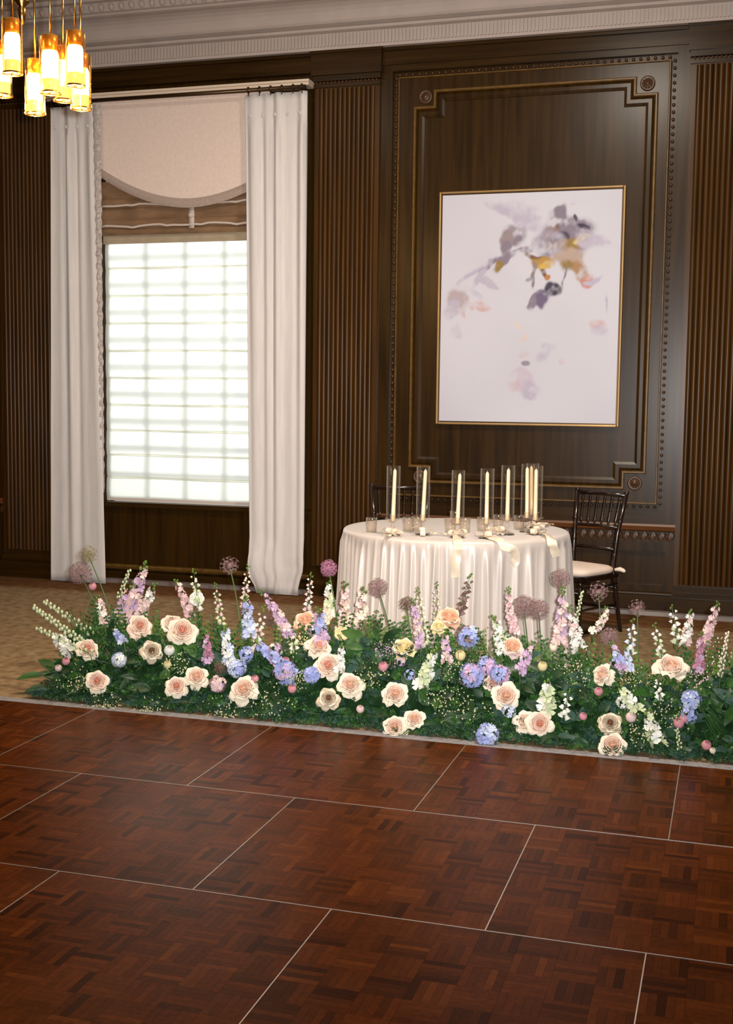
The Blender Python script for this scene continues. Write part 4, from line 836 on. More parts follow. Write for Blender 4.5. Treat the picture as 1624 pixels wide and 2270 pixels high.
CAL = CAL.mesh('calyx', LEAF['mid'], True)
def stem_to(t, p, d, r=0.0028, ft=None, leaves=0, rnd=random):
    f_ = ft or foot(p); f_.z = 0.03; g = MB(); g.tube(bez(f_, Vector((p.x*0.6+f_.x*0.4, p.y*0.5+f_.y*0.5, p.z*0.55))-Vector(d)*0.02, p, 8), r, 5); link('stem', g.mesh('stem', STEM, True), t, M=Matrix())
KINDS = {'blush': ('cream', 'blush', 'blush', 'rosy'), 'cream': ('cream', 'cream', 'blush', 'peach'), 'peach': ('peach', 'blush', 'peach', 'peach'), 'pink': ('blush', 'blush', 'blush', 'rosy'), 'yellow': ('yellow', 'cream', 'yellow', 'yellow'), 'beige': ('beige', 'cream', 'beige', 'brownheart'), 'soft': ('palepink', 'blush', 'peach', 'peach')}
def rose(x, y, r, kind, label, up=0.42, back=0.0, turn=0.0):
    rnd = random.Random(x*7+y); c = mound(x, y, back); R = r*depth(c)/FPX
    view = (CAM-c).normalized(); f = (view*0.85+Vector((turn+rnd.uniform(-.22, .22), 0, up+rnd.uniform(-.15, .15)))).normalized()
    b_ = c-f*0.32*R; ft = foot(c); t = thing('rose', label, 'flower', ft, 0, 'roses in the flower bank')
    base = Matrix.Translation(b_) @ frame_along(f, rnd.random()*6) @ Matrix.Scale(R, 4)
    ko, km, kh, kc = KINDS[kind]
    o = link('bloom_heart', HEART, t, M=base); o.material_slots[0].link = 'OBJECT'; o.material_slots[0].material = P[kh]; o.material_slots[1].link = 'OBJECT'; o.material_slots[1].material = P[kc]
    for k in range(5): link('petal', PET['D'][0], t, M=base @ Matrix.Rotation(2*PI*k/5+rnd.uniform(-.2, .2), 4, 'Z'), mat=P[km])
    for k in range(6):
        S = Matrix.Rotation(2*PI*(k+0.5)/6+rnd.uniform(-.22, .22), 4, 'Z') @ Matrix.Rotation(rnd.uniform(-0.12, 0.30), 4, 'Y') @ Matrix.Scale(rnd.uniform(0.92, 1.06), 4)
        link('petal', PET['E'][rnd.random() < 0.4], t, M=base @ S, mat=P[ko])
    link('calyx', CAL, t, M=base); stem_to(t, b_-f*0.2*R, f, 0.003, ft)
rose(310, 1387, 27, 'pink', 'pinkest rose, alone above the bank below the lilac spikes by left curtain')
rose(382, 1381, 25, 'blush', 'blush rose peeping out behind a bigger bloom, front of dark window apron', back=0.08, up=0.6)
rose(404, 1397, 32, 'blush', 'biggest blush rose of the overlapping pair below window apron')
rose(193, 1438, 27, 'blush', 'ruffled blush rose beside white stock at the carpet end')
rose(215, 1510, 26, 'blush', 'lowest rose at the carpet end of the bank', up=0.3)
rose(336, 1443, 25, 'beige', 'beige rose with brown heart below the pinkest rose')
rose(435, 1499, 27, 'cream', 'cream rose with pointed petals, upper of a low touching pair')
rose(391, 1521, 25, 'blush', 'smaller blush rose, lower of a low touching pair')
rose(539, 1527, 32, 'cream', 'star-shaped cream rose with coral heart beside a pink bud')
rose(676, 1373, 25, 'peach', 'pale peach rose below the folded curtain hem', up=0.7, back=0.1)
rose(707, 1431, 28, 'blush', 'blush rose at the top of a slanting chain of three', up=0.75)
rose(727, 1475, 31, 'blush', 'blush rose in the middle of a slanting chain of three')
rose(776, 1517, 30, 'cream', 'round cream rose at the bottom of a slanting chain of three')
rose(728, 1548, 25, 'beige', 'beige rose with brown heart low under the slanting chain')
rose(876, 1538, 30, 'cream', 'cream star-shaped rose above two low roses at mid bank')
rose(918, 1593, 25, 'cream', 'low cream rose, chair-side one of two near the floor edge')
rose(874, 1611, 28, 'cream', 'lowest cream rose, almost touching the grey edge ramp', up=0.25)
rose(895, 1435, 30, 'yellow', 'pale yellow rose seen from the side below the tablecloth', up=1.1, back=0.06)
rose(996, 1366, 28, 'peach', 'deep peach rose standing high against the tablecloth', up=1.0, back=0.16)
rose(972, 1388, 19, 'yellow', 'small pale yellow rose tucked beneath the deep peach one', up=0.9, back=0.14)
rose(1121, 1543, 33, 'cream', 'large cream rose below the periwinkle arc of blossoms')
rose(1091, 1512, 20, 'blush', 'small blush rose half hidden by the periwinkle arc', back=0.05, up=0.6)
rose(1196, 1604, 29, 'blush', 'blush rose with coral heart, front of a low pair under white stock', up=0.3)
rose(1165, 1600, 25, 'cream', 'cream rose behind its twin under white stock', back=0.04)
rose(1333, 1495, 26, 'cream', 'cream rose half turned away above a pink bud', up=0.5, turn=-0.5)
rose(1488, 1475, 36, 'cream', 'widest cream rose, seen from the side at the chair end', up=1.05)
rose(1352, 1603, 27, 'beige', 'greenish beige rose above the lowest one at the chair end')
rose(1357, 1652, 31, 'cream', 'open cream rose lowest at the chair end, touching edge ramp', up=0.3)
rose(1135, 1432, 26, 'soft', 'soft pale pink rose before the tablecloth foot', up=0.8, back=0.02)

# --- round buds and little ranunculus
bud_me = MB()
for lay, (z0, cnt, ro) in enumerate(((0.0, 6, 1.0), (0.15, 6, 0.9), (0.3, 5, 0.72), (0.45, 4, 0.5))):
    for k in range(cnt):
        a0 = 2*PI*k/cnt+lay*0.5; hw = PI/cnt*1.35
        bud_me.grid(lambda u, v: (ro*math.cos(a0+hw*(2*u-1))*math.sin(0.5+v*(2.2-0.25*lay))*(1+0.03*math.sin(PI*u)), ro*math.sin(a0+hw*(2*u-1))*math.sin(0.5+v*(2.2-0.25*lay))*(1+0.03*math.sin(PI*u)), z0*0.6-ro*math.cos(0.5+v*(2.2-0.25*lay))), 4, 4)
bud_me = bud_me.mesh('bud_petals', P['pink'], True)
def bud(x, y, r, col_, label, back=0.0):
    c = mound(x, y, back); R = r*depth(c)/FPX; f = ((CAM-c).normalized()*0.6+Vector((random.uniform(-.3, .3), 0, 0.7))).normalized(); ft = foot(c)
    t = thing('ranunculus_bud', label, 'flower', ft, 0, 'round buds in the flower bank'); base = Matrix.Translation(c) @ frame_along(f) @ Matrix.Scale(R, 4)
    link('bud_petals', bud_me, t, M=base, mat=P[col_]); link('calyx', CAL, t, M=base @ Matrix.Translation((0, 0, -0.95)) @ Matrix.Scale(1.1, 4)); stem_to(t, c-f*R, f, 0.002, ft)
for a in ((146, 1466, 9, 'budpink', 'pink bud at the carpet end, upper of two'), (129, 1481, 8, 'palepink', 'pale pink bud outermost at the carpet end'), (205, 1300, 9, 'budpink', 'pink bud high before the far curtain hem', 0.35),
          (565, 1505, 9, 'budpink', 'pink bud touching the star-shaped cream rose'), (647, 1527, 10, 'budpink', 'rosy bud low, carpet side of the slanting rose chain'), (633, 1465, 9, 'budpink', 'pink bud among periwinkle florets beside the slanting chain'),
          (849, 1478, 11, 'budpink', 'rosy bud above the star rose at mid bank'), (798, 1572, 9, 'palepink', 'pale pink bud low beside the lowest mid-bank rose'), (1326, 1533, 10, 'budpink', 'pink bud hanging under the half-turned cream rose'),
          (1292, 1588, 9, 'budpink', 'pink bud among the grassy blades'), (1504, 1603, 12, 'budpink', 'bigger pink bud of a pair below the blue cluster at chair end'), (1515, 1593, 10, 'budpink', 'smaller pink bud of a pair below the blue cluster'),
          (1565, 1652, 11, 'budpink', 'pink bud lowest at the chair end of the bank'), (1579, 1664, 7, 'cream', 'tiny cream bud beside the lowest pink bud'), (375, 1442, 12, 'white', 'white round bud beside the beige brown-hearted rose'),
          (371, 1473, 9, 'yellow', 'yellow button bud below the white round one'), (1020, 1453, 12, 'yellow', 'pale yellow button above the periwinkle arc'), (1202, 1477, 11, 'yellow', 'pale yellow button between periwinkle arc and half-turned rose'),
          (1226, 1435, 9, 'cream', 'cream button below the pink spike by the chair'), (1398, 1590, 12, 'palepink', 'pale bud under the low white stock at chair end')):
    bud(*a)

# --- open daisies
def daisy(x, y, r, label, pc, back):
    c = mound(x, y, back); R = r*depth(c)/FPX; f = ((CAM-c).normalized()+Vector((0, 0, 0.25))).normalized(); ft = foot(c); t = thing('anemone', label, 'flower', ft); base = Matrix.Translation(c) @ frame_along(f) @ Matrix.Scale(R, 4)
    for k in range(7): link('petal', PET['E'][1], t, M=base @ Matrix.Rotation(2*PI*k/7, 4, 'Z') @ Matrix.Scale(0.95, 4), mat=P[pc])
    g = MB(); g.ball((0, 0, 0.25), 0.22, n=8, sq=0.7); link('flower_centre', g.mesh('flower_centre', P['yellow'], True), t, M=base, label='yellow flower centre'); stem_to(t, c-f*0.1*R, f, 0.002, ft)
daisy(436, 1328, 17, 'open white flower with yellow centre below a white-green spike', 'white', 0.25)
daisy(757, 1405, 17, 'open pale yellow flower with darker centre, carpet side of tablecloth', 'yellow', 0.12)

# --- florets, spikes and clusters
def floret_me(n, cup, seed):
    g = MB(); rnd = random.Random(seed)
    for k in range(n):
        a = 2*PI*k/n+rnd.uniform(-.15, .15); r1, r2 = 0.55, rnd.uniform(0.9, 1.05); w_ = 0.95*PI/n
        pts = [(0, 0, 0)]+[(r1*math.cos(a+s*w_*1.0), r1*math.sin(a+s*w_*1.0), 0.28*cup) for s in (-1, 0, 1)]+[(r2*math.cos(a+s*w_*0.7), r2*math.sin(a+s*w_*0.7), 0.38*cup+0.1*abs(s)+rnd.uniform(-.08, .08)) for s in (-1, 0, 1)]
        g.add(pts, [(0, 1, 2), (0, 2, 3), (1, 4, 5, 2), (2, 5, 6, 3)])
    g.ball((0, 0, 0.12), 0.16, n=5); return g.mesh('floret', P['white'], True)
FLO = [floret_me(5, 1.0, 1), floret_me(5, 0.5, 2), floret_me(6, 1.5, 3)]
bell = MB(); bell.lathe([(0.15, -0.4), (0.5, -0.2), (0.62, 0.2), (0.75, 0.6), (0.95, 0.8)], 7); BELL = bell.mesh('floret', P['white'], True)
def spike(tip, base, wpx, cols_, label, kind='stock', back=0.02, bend=0.0, dens=1.0, n=None):
    rnd = random.Random(tip[0]*3+tip[1]); pb = mound(base[0], base[1], back) if base[1] > 1400 else onY(base[0], base[1], 5.82+back); pt_ = onY(tip[0], tip[1], pb.y+0.03)
    if pb.z < 0.05: pb.z = 0.05
    R = wpx*depth(pb)/FPX*0.5; ft = foot(pb); t = thing('flower_spike', label, 'flower', ft, 0, 'flower spikes in the bank')
    mid = pb.lerp(pt_, 0.5)+Vector((bend, 0, 0.0)); pth = bez(pb, mid, pt_, 14); g = MB(); s0 = bez(ft, Vector((pb.x*0.8+ft.x*0.2, pb.y, pb.z*0.5)), pb, 5)[:-1]; s0[0].z = 0.03
    g.tube(s0+pth, [0.0028]*len(s0)+[0.0028*(1-0.7*i/14) for i in range(15)], 5); link('stem', g.mesh('stem', STEM, True), t, M=Matrix())
    ln = (pt_-pb).length; n = n or max(14 if kind == 'stock' else 8, int(ln/R*(3.0 if kind == 'stock' else 2.3)*dens)); budg = MB(); ga = rnd.random()*6
    for i in range(n):
        u = (i+0.5)/n; k = min(13, int(u*14)); p = pth[k].lerp(pth[k+1], u*14-k); ax = (pth[k+1]-pth[k]).normalized(); ga += 2.4
        a = Vector((1, 0, 0)); a = (a-ax*a.dot(ax)).normalized(); b_ = ax.cross(a); d = a*math.cos(ga)+b_*math.sin(ga)
        if kind == 'sprig' or u > 0.84:
            sz = R*(0.42-0.2*u if kind != 'sprig' else 0.36); q_ = p+d*R*(0.9-0.5*u)*rnd.uniform(0.6, 1.0); budg.ball(q_, sz, n=5, sq=1.25)
            budg.tube([p, q_], 0.0012, 3, False); continue
        sz = R*(1.02-0.58*u)*rnd.uniform(0.8, 1.12)
        if kind == 'bell': q_ = p+d*R*0.6-Vector((0, 0, sz*0.4)); f = (d*0.6-Vector((0, 0, 1))).normalized(); me = BELL; sz *= 0.75
        else: q_ = p+d*R*(0.55-0.25*u); f = (d+ax*0.35+Vector((0, -0.35, 0))).normalized(); me = FLO[rnd.randrange(3)]
        link('floret', me, t, M=Matrix.Translation(q_) @ frame_along(f, rnd.random()*6) @ Matrix.Scale(sz, 4), mat=P[cols_[rnd.randrange(len(cols_))]])
    if budg.v:
        link('bud_tip', budg.mesh('bud_tip', P['greenwhite'] if kind == 'sprig' else LEAF['lime'], True), t, M=Matrix(), mat=(P[cols_[0]] if kind == 'sprig' else None), kind='stuff')
    for k in range(3):
        p = pb.lerp(ft, 0.15+0.2*k); d = Vector((rnd.uniform(-1, 1), rnd.uniform(-0.8, 0.1), 0.5)).normalized(); z = d.orthogonal().normalized()
        link('leaf', SLEAF, t, M=Matrix.Translation(p) @ Matrix((d.cross(z), d, z)).transposed().to_4x4(), mat=LEAF['mid'])
SP = [((73, 1345), (190, 1428), 20, ('greenwhite', 'white'), 'greenish budded sprig leaning farthest out over the carpet', 'sprig', 0.0, 0, 1.3),
 ((97, 1332), (205, 1405), 20, ('greenwhite',), 'greenish budded sprig above the one leaning farthest out', 'sprig', 0.08), ((82, 1392), (200, 1450), 20, ('greenwhite', 'white'), 'low greenish budded sprig at the carpet end', 'sprig', 0.0), ((120, 1405), (160, 1452), 32, ('white',), 'short dense white stock at the carpet end', 'stock', 0.02),
 ((325, 1243), (275, 1392), 34, ('lilac', 'palepink', 'palepink'), 'tallest lilac-pink stock before the dark window apron', 'stock', 0.1), ((298, 1290), (250, 1390), 30, ('palepink', 'lilac'), 'lilac-pink stock just carpet side of the tallest one', 'stock', 0.08), ((345, 1290), (300, 1390), 26, ('palepink', 'white'), 'pale pink stock just chair side of the tallest lilac one', 'stock', 0.06), ((287, 1262), (262, 1330), 15, ('greenwhite',), 'thin green budded tip by the far curtain', 'sprig', 0.12),
 ((215, 1320), (232, 1385), 24, ('palepink', 'white'), 'short pale stock at the foot of the far curtain', 'stock', 0.05), ((250, 1395), (275, 1425), 20, ('paleblue', 'blue'), 'stubby blue spike beside the pinkest rose', 'stock', 0.0), ((428, 1260), (440, 1345), 20, ('greenwhite', 'white'), 'upright white-green snapdragon before the window apron', 'bell', 0.15), ((388, 1283), (425, 1365), 22, ('palepink', 'pink'), 'leaning pink spike beside the white-green snapdragon', 'stock', 0.15),
 ((476, 1290), (492, 1385), 18, ('greenwhite', 'palepink'), 'thin green and pink spike beside the lone brown allium stem', 'bell', 0.1), ((550, 1250), (540, 1345), 17, ('cream', 'palepink'), 'cream-pink spike at the edge of the bunched-up curtain', 'bell', 0.15), ((545, 1320), (552, 1415), 28, ('blue', 'paleblue'), 'upright periwinkle delphinium below cream-pink spike', 'stock', 0.05), ((572, 1305), (640, 1412), 24, ('palepink', 'lilac'), 'arching lilac-pink spike before the bunched-up curtain', 'stock', 0.1, 0.04),
 ((585, 1340), (565, 1440), 20, ('white', 'palepink'), 'whitish spike between periwinkle delphinium and arching pink one', 'bell', 0.04), ((560, 1415), (655, 1505), 30, ('blue', 'blue', 'lilac'), 'long slanting periwinkle delphinium, carpet side of slanting rose chain', 'stock', 0.0, 0.0), ((497, 1385), (508, 1475), 26, ('paleblue', 'white'), 'pale blue-white spike above the pale blue cluster', 'stock', 0.02), ((455, 1400), (462, 1470), 20, ('lilac', 'magenta'), 'violet spike beside the biggest blush rose', 'stock', 0.02),
 ((690, 1268), (681, 1352), 18, ('palepink', 'white'), 'drooping bell spike beside the bunched hem', 'bell', 0.12), ((728, 1287), (731, 1375), 26, ('greenwhite', 'white', 'cream'), 'dense cream stock under the pink-purple allium', 'stock', 0.1), ((766, 1288), (760, 1400), 26, ('palepink', 'blush'), 'pale pink stock at the window-side edge of the tablecloth', 'stock', 0.1), ((705, 1345), (713, 1428), 28, ('lilac', 'blue'), 'lilac-blue spike between pale peach rose and tablecloth', 'stock', 0.03),
 ((806, 1300), (798, 1395), 28, ('cream', 'palepink'), 'cream-pink stock before the tablecloth beside the mauve allium', 'stock', 0.1), ((925, 1300), (945, 1425), 18, ('cream', 'greenwhite'), 'cream spike in front of the tablecloth pleats', 'bell', 0.1), ((968, 1288), (968, 1400), 16, ('greenwhite', 'palepink'), 'slim green-tipped spike carpet side of the deep peach rose', 'bell', 0.14), ((915, 1325), (932, 1435), 20, ('palepink', 'lilac'), 'dusky pink spike behind the pale yellow side-on rose', 'stock', 0.06),
 ((1044, 1270), (1018, 1358), 20, ('brown', 'mauve'), 'dark brown seeded spike against the satin', 'bell', 0.15), ((1092, 1362), (1118, 1440), 28, ('white', 'greenwhite'), 'leaning white snapdragon at the tablecloth foot', 'stock', 0.1), ((1128, 1300), (1145, 1410), 20, ('palepink', 'pink'), 'curved pink spike before the satin beside the twin alliums', 'stock', 0.12, -0.03), ((1248, 1300), (1240, 1435), 28, ('palepink', 'lilac'), 'pink-lilac spike under the allium at the cloth edge', 'stock', 0.05),
 ((1262, 1340), (1282, 1440), 26, ('white', 'palepink'), 'pinkish white spike below the blush cushion', 'stock', 0.05), ((1290, 1310), (1272, 1402), 14, ('greenwhite', 'white'), 'thin white budded sprig under the cushion', 'sprig', 0.1), ((1342, 1343), (1312, 1400), 18, ('cream', 'palepink'), 'short arching cream spike below the ragged allium', 'stock', 0.1, 0.05), ((1352, 1422), (1385, 1488), 22, ('blue', 'paleblue', 'lilac'), 'leaning periwinkle spike under the round mauve allium', 'stock', 0.03), ((1385, 1430), (1398, 1488), 16, ('paleblue',), 'thin pale blue spike next to the leaning periwinkle one', 'stock', 0.03),
 ((1402, 1370), (1396, 1445), 22, ('paleblue', 'white'), 'pale blue-white spike below the brown allium at the chair end', 'bell', 0.08), ((1449, 1380), (1466, 1450), 20, ('white', 'greenwhite'), 'white-green belled spike above the widest cream rose', 'bell', 0.08), ((1488, 1340), (1502, 1415), 22, ('white', 'greenwhite'), 'white-green snapdragon rising behind the widest cream rose', 'bell', 0.12), ((1530, 1350), (1520, 1430), 22, ('white', 'palepink'), 'white-pink spike chair side of the widest rose', 'stock', 0.12), ((1592, 1333), (1560, 1430), 22, ('palepink', 'pink'), 'pink spike leaning outward at the chair end', 'stock', 0.12), ((1555, 1400), (1548, 1490), 20, ('lilac', 'magenta'), 'violet spike below the outward-leaning pink one', 'stock', 0.03), ((1612, 1400), (1596, 1500), 16, ('cream', 'palepink'), 'sparse cream sprig outermost at the chair end', 'sprig', 0.08),
 ((965, 1435), (930, 1525), 30, ('white', 'greenwhite'), 'dense white stock slanting down beside the pale yellow rose', 'stock', 0.0), ((1212, 1505), (1212, 1575), 34, ('white', 'greenwhite'), 'dense white stock above the low blush pair', 'stock', 0.0), ((1372, 1520), (1412, 1580), 30, ('white', 'greenwhite'), 'dense white stock slanting at the chair end', 'stock', 0.0), ((1432, 1572), (1458, 1650), 34, ('white', 'greenwhite'), 'lowest dense white stock, drooping at the chair end', 'stock', 0.0), ((1262, 1525), (1248, 1585), 22, ('white',), 'white bell spike beside the grassy blades', 'bell', 0.0),
 ((757, 1425), (752, 1490), 20, ('white',), 'short white spike beside the middle rose of the chain', 'stock', 0.0), ((1180, 1420), (1152, 1490), 24, ('lilac', 'palepink'), 'pale lilac spike chair side of the periwinkle arc', 'stock', 0.0), ((660, 1395), (648, 1440), 20, ('greenwhite', 'cream'), 'short greenish cream spike below the pale peach rose', 'bell', 0.0), ((1455, 1495), (1462, 1545), 18, ('white',), 'few-belled white sprig under the widest rose', 'bell', 0.0), ((1500, 1615), (1506, 1662), 14, ('greenwhite', 'white'), 'thin white sprig below the pair of pink buds', 'sprig', 0.0), ((985, 1400), (990, 1470), 22, ('palepink', 'lilac'), 'lilac spike below the small pale yellow rose', 'stock', 0.0), ((1100, 1405), (1112, 1452), 20, ('white',), 'stub of white blossoms beside the soft pale pink rose', 'stock', 0.05)]
for a in SP: spike(*a)
core_me = MB(); core_me.ball((0, 0, 0), 1.0, n=8); core_me = core_me.mesh('cluster_core', LEAF['dark'], True)
def cluster(x, y, r, cols_, label, n=24, back=0.0, fs_=0.42):
    rnd = random.Random(x+y*5); c = mound(x, y, back); R = r*depth(c)/FPX; ft = foot(c); t = thing('blossom_cluster', label, 'flower', ft, 0, 'blossom clusters in the bank'); view = (CAM-c).normalized()
    link('cluster_core', core_me, t, M=Matrix.Translation(c) @ Matrix.Scale(R*0.6, 4))
    for i in range(n):
        z = 1-1.25*(i+0.5)/n; a = i*2.4; s_ = math.sqrt(max(0, 1-z*z)); d = frame_along((view+Vector((0, 0, 0.35))).normalized()) @ Vector((s_*math.cos(a), s_*math.sin(a), z))
        link('floret', FLO[1], t, M=Matrix.Translation(c+d*R*rnd.uniform(0.65, 0.95)) @ frame_along(d, rnd.random()*6) @ Matrix.Scale(R*fs_*rnd.uniform(0.85, 1.15), 4), mat=P[cols_[rnd.randrange(len(cols_))]])
    stem_to(t, c-view*R*0.4, view, 0.0025, ft)
for a in ((264, 1463, 17, ('paleblue', 'white'), 'pale blue scabious alone in dark leaves at the carpet end'), (525, 1482, 20, ('paleblue', 'blue'), 'pale blue cluster above the star-shaped cream rose'), (482, 1517, 19, ('lilac', 'mauve', 'palepink'), 'mauve scabious between the low rose pair and star rose'),
          (632, 1490, 26, ('blue', 'lilac'), 'periwinkle cluster, carpet side of the middle chain rose'), (690, 1497, 20, ('blue',), 'periwinkle cluster tucked below the middle chain rose'), (1045, 1497, 27, ('blue', 'lilac'), 'window-side end of the periwinkle arc', 22), (1078, 1478, 22, ('blue', 'lilac'), 'crest of the periwinkle arc', 18), (1108, 1495, 22, ('blue', 'lilac'), 'chair-side end of the periwinkle arc', 18),
          (1078, 1632, 27, ('blue', 'paleblue'), 'lowest periwinkle cluster near the grey edge ramp', 20), (1530, 1552, 23, ('paleblue', 'blue'), 'pale blue cluster at the chair end'), (1527, 1586, 18, ('blue',), 'deeper blue cluster under the pale blue one at chair end', 14), (908, 1496, 13, ('blue', 'lilac'), 'tiny periwinkle cluster below the pale yellow rose', 9), (1038, 1413, 26, ('paleblue', 'blue', 'mauve'), 'dusty blue cluster before the tablecloth foot', 18, 0.08), (888, 1468, 11, ('lilac',), 'tiny lilac cluster under the side-on yellow rose', 8),
          (545, 1450, 18, ('paleblue', 'blue'), 'blue cluster at the foot of the upright delphinium', 14), (700, 1400, 18, ('paleblue', 'lilac'), 'grey-blue cluster above the top chain rose', 12, 0.05), (1128, 1578, 16, ('paleblue', 'blue'), 'small blue cluster under the large cream rose', 10), (610, 1440, 16, ('white', 'lilac'), 'pale lilac cluster above the pink bud among periwinkle', 10), (1365, 1470, 14, ('lilac', 'blue'), 'small lilac cluster above the half-turned rose', 9), (1380, 1558, 16, ('white',), 'small white cluster beside the slanting white stock', 11)):
    cluster(*a)

# --- alliums
def allium_me(seed, n=95, ragged=0.0):
    g = MB(); rnd = random.Random(seed)
    for i in range(n):
        z = 1-2*(i+0.5)/n; a = i*2.39996; s_ = math.sqrt(1-z*z); d = Vector((s_*math.cos(a), s_*math.sin(a), z)); R_ = rnd.uniform(0.82-ragged, 1.0); p = d*R_
        u = d.orthogonal().normalized(); v = d.cross(u); wv = u*0.012; g.add([d*0.12-wv, d*0.12+wv, p+wv, p-wv], [(0, 1, 2, 3)])
        for k in range(6):
            an = k*PI/3+rnd.random(); e_ = u*math.cos(an)+v*math.sin(an); f_ = d.cross(e_); g.add([p, p+e_*0.09+f_*0.035+d*0.03, p+e_*0.20+d*rnd.uniform(0, 0.08), p+e_*0.09-f_*0.035+d*0.03], [(0, 1, 2, 3)])
    g.ball((0, 0, 0), 0.25, n=6); return g.mesh('flower_head', P['mauve'])
ALM = [allium_me(1), allium_me(2, 70, 0.25), allium_me(3, 42, 0.1)]
def allium(x, y, r, colr, label, k=0, base=None, back=0.1):
    c = onY(x, y, 5.85+back); R = r*depth(c)/FPX; ft = mound(*base) if base else None
    if ft is not None: ft = Vector((ft.x, 5.74, 0.03))
    else: ft = Vector((c.x*0.98-0.03, 5.74, 0.03))
    t = thing('allium', label, 'flower', ft, 0, 'alliums in the flower bank'); link('flower_head', ALM[k], t, M=Matrix.Translation(c) @ Euler((random.random()*3, random.random()*3, 0)).to_matrix().to_4x4() @ Matrix.Scale(R, 4), mat=P[colr])
    g = MB(); g.tube(bez(ft, Vector((ft.x*0.4+c.x*0.6, c.y, c.z*0.6)), c-Vector((0, 0, R*0.2)), 8), 0.0035, 6); link('stem', g.mesh('stem', STEM, True), t, M=Matrix())
for a in ((196, 1229, 21, 'fuzz', 'fuzzy green allium highest before the far curtain foot', 1, (222, 1450)), (178, 1270, 26, 'mauve', 'mauve allium lower before the far curtain foot', 0, (200, 1450)), (509, 1254, 22, 'mauve', 'lone mauve allium before the dark window apron', 2, (505, 1450)), (728, 1260, 20, 'magenta', 'pink-purple allium between curtain and tablecloth', 0, (735, 1450)),
          (838, 1303, 22, 'mauve', 'dark mauve allium before the tablecloth on a leaning stem', 0, (885, 1420)), (900, 1338, 18, 'brown', 'small brown allium before the tablecloth pleats', 1, (905, 1440)), (1160, 1345, 27, 'mauve', 'window-side one of twin alliums before the satin', 0, (1172, 1450)), (1193, 1351, 24, 'mauve', 'chair-side one of twin alliums before the satin', 0, (1196, 1450)),
          (1243, 1282, 22, 'mauve', 'mauve allium at the chair-side edge of the tablecloth', 0, (1243, 1450)), (1326, 1312, 24, 'mauve', 'ragged open allium under the blush cushion', 2, (1340, 1450)), (1412, 1348, 20, 'mauve', 'ragged allium before the reeded pilaster beyond the chair', 2, (1415, 1450)), (1350, 1412, 22, 'mauve', 'round mauve allium low beyond the chair legs', 0, (1380, 1480), 0.0),
          (820, 1398, 32, 'brown', 'big shaggy brown allium low before the tablecloth', 1, (825, 1470), 0.0), (600, 1372, 24, 'brown', 'shaggy brown allium beside the arching pink spike', 1, (600, 1450), 0.0)): allium(*a)
c = mound(487, 1480)
allium(487, 1481, 18, 'brown', 'brown seed head above the mauve scabious', 1, (487, 1500), c.y-5.87)

# --- filler sprays with tiny blossoms, bear grass
def filler(x, y, r, pc, label, n=60, back=0.0):
    rnd = random.Random(x*2+y); c = mound(x, y, back); R = r*depth(c)/FPX; ft = foot(c); t = thing('filler_spray', label, 'flower', ft, 0, 'sprays of tiny blossoms in the bank'); g, d_ = MB(), MB(); hub_ = c+Vector((0, 0.06, -0.04)); g.tube(bez(Vector((ft.x, ft.y, 0.03)), (ft+hub_)/2, hub_, 4), 0.002, 4)
    for i in range(n):
        q_ = c+Vector((rnd.gauss(0, 0.5)*R, rnd.uniform(-0.5, 0.3)*R-0.02, rnd.gauss(0, 0.42)*R)); q_.z = max(q_.z, 0.03); d_.ball(q_, rnd.uniform(0.0024, 0.0046), n=5)
        if i % 2 == 0: g.tube([hub_, hub_.lerp(q_, 0.5)+Vector((0, 0, 0.01)), q_], 0.0008, 3, False)
    link('twigs', g.mesh('twigs', STEM), t, M=Matrix(), kind='stuff'); link('tiny_blossoms', d_.mesh('tiny_blossoms', P[pc], True), t, M=Matrix(), kind='stuff')
for a in ((172, 1512, 40, 'creamlow', 'cream filler spray at the carpet end, below the ruffled rose'), (235, 1565, 46, 'creamlow', 'cream filler spray on the floor under the lowest carpet-end rose'), (600, 1560, 50, 'creamlow', 'cream filler spray below the pink bud near the star rose'), (660, 1505, 30, 'creamlow', 'small cream filler spray beside the rosy bud of the chain'), (400, 1470, 36, 'greenwhite', 'greenish filler spray above the low rose pair'), (500, 1575, 40, 'creamlow', 'cream filler spray trailing under the star rose'),
          (1010, 1482, 48, 'creamlow', 'cream filler spray window side of the periwinkle arc'), (1075, 1448, 56, 'fuzz', 'olive brown filler spray behind the periwinkle arc', 120, 0.05), (1040, 1570, 50, 'creamlow', 'cream filler spray above the lowest periwinkle cluster'), (980, 1550, 40, 'creamlow', 'cream filler spray chair side of the star rose'), (820, 1500, 34, 'creamlow', 'cream filler spray beside the round cream chain rose'), (660, 1420, 34, 'yellow', 'yellowish filler spray above the top chain rose'), (1280, 1490, 40, 'creamlow', 'cream filler spray before the half-turned rose'), (1395, 1500, 36, 'creamlow', 'cream filler spray between half-turned and widest rose'),
          (1480, 1580, 46, 'creamlow', 'cream filler spray above the pair of pink buds'), (1410, 1620, 40, 'creamlow', 'cream filler spray between lowest rose and drooping stock'), (1545, 1500, 36, 'palepink', 'pinkish filler spray chair side of the widest rose'), (1600, 1450, 40, 'cream', 'thin cream filler spray outermost at the chair end', 40), (340, 1570, 40, 'creamlow', 'faint cream filler spray on the floor before the low touching rose pair', 30), (860, 1440, 30, 'lilac', 'lilac filler spray below the big shaggy allium')): filler(*a)
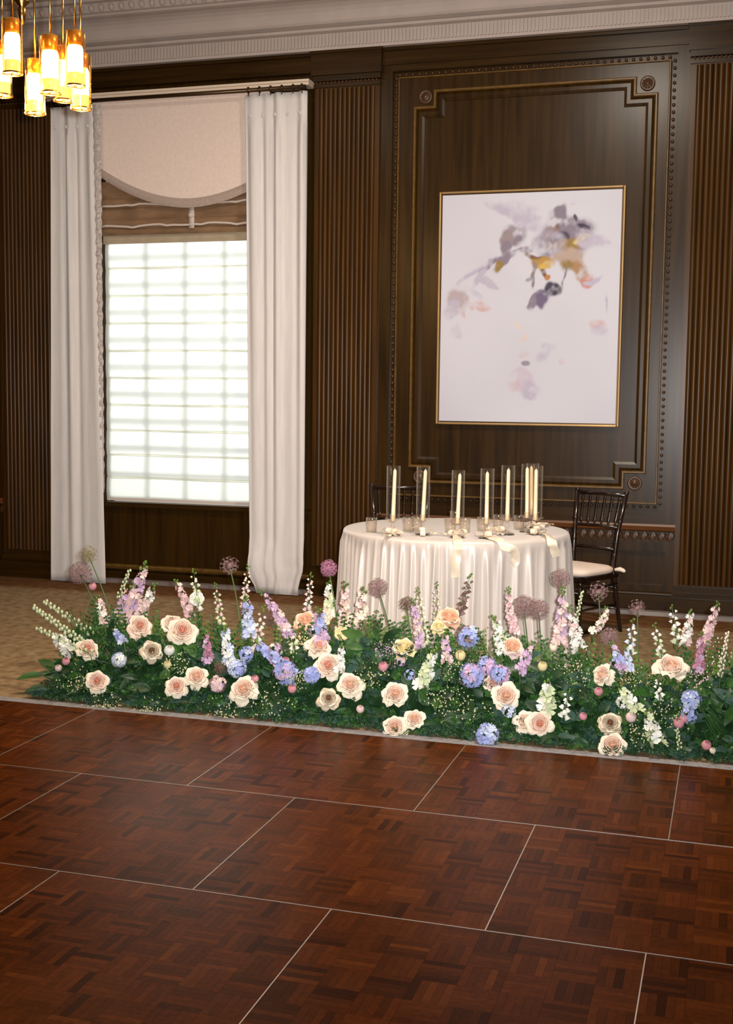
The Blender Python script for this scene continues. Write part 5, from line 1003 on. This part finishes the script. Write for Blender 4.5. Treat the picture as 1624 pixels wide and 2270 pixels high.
def grass(x, y, label, sp=0.16, n=34):
    rnd = random.Random(x); c = mound(x, y); t = thing('bear_grass', label, 'greenery', Vector((c.x, 5.70, 0.03)), 0, 'tufts of grassy blades'); g = MB()
    for i in range(n):
        a = Vector((c.x+rnd.uniform(-.03, .03), 5.66, 0.10+rnd.uniform(0, .06))); e_ = c+Vector((rnd.uniform(-1, 1)*sp, rnd.uniform(-0.07, 0.0), rnd.uniform(-0.7, 0.6)*sp)); e_.z = max(0.03, e_.z); pth = bez(a, (a+e_)/2+Vector((0, -0.04, 0.07)), e_, 6)
        for k in range(6):
            w_ = Vector((0.002*(1-k/7), 0, 0.001)); w2 = Vector((0.002*(1-(k+1)/7), 0, 0.001)); g.add([pth[k]-w_, pth[k]+w_, pth[k+1]+w2, pth[k+1]-w2], [(0, 1, 2, 3)])
    g.tube([(c.x, 5.70, 0.03), (c.x, 5.66, 0.12)], 0.006, 5); link('blades', g.mesh('blades', LEAF['mid']), t, M=Matrix(), kind='stuff')
grass(1290, 1585, 'tuft of fine grassy blades beside the white bell spike'); grass(1535, 1630, 'tuft of grassy blades at the chair end by the lowest pink bud'); grass(835, 1575, 'small tuft of grassy blades beside the pale low bud', 0.09, 18); grass(195, 1370, 'soft green grassy plume behind the carpet-end sprigs', 0.14, 60)

def leafy_branch(label, p0, p1, n, mt):
    a, b_ = Vector(p0), Vector(p1); t = thing('leafy_branch', label, 'greenery', a, 0, 'broad-leaved branches at the carpet end'); g = MB(); pth = bez(a, (a+b_)/2+Vector((0, 0, 0.06)), b_, 8); g.tube(pth, 0.003, 5); link('stem', g.mesh('stem', STEM, True), t, M=Matrix())
    ax = (b_-a).normalized()
    for k in range(n):
        p = pth[min(8, 2+k*6//max(1, n-1))]; d = (ax*0.9+Vector((0.2, -0.55 if k % 2 else 0.45, 0.25))).normalized() if k < n-1 else ax; nrm = Vector((-0.2, -0.55, 0.8)); z = (nrm-d*nrm.dot(d)).normalized()
        link('leaf', LM[0], t, M=Matrix.Translation(p) @ Matrix((d.cross(z), d, z)).transposed().to_4x4() @ Matrix.Scale(1.15, 4), mat=LEAF[mt])
leafy_branch('broad-leaved green branch reaching out over the carpet at the low outer end', (-3.12, 5.62, 0.05), (-3.37, 5.42, 0.09), 6, 'mid')
leafy_branch('lower broad-leaved dark branch lying on the carpet at the outer end', (-3.10, 5.56, 0.04), (-3.30, 5.36, 0.05), 6, 'dark')
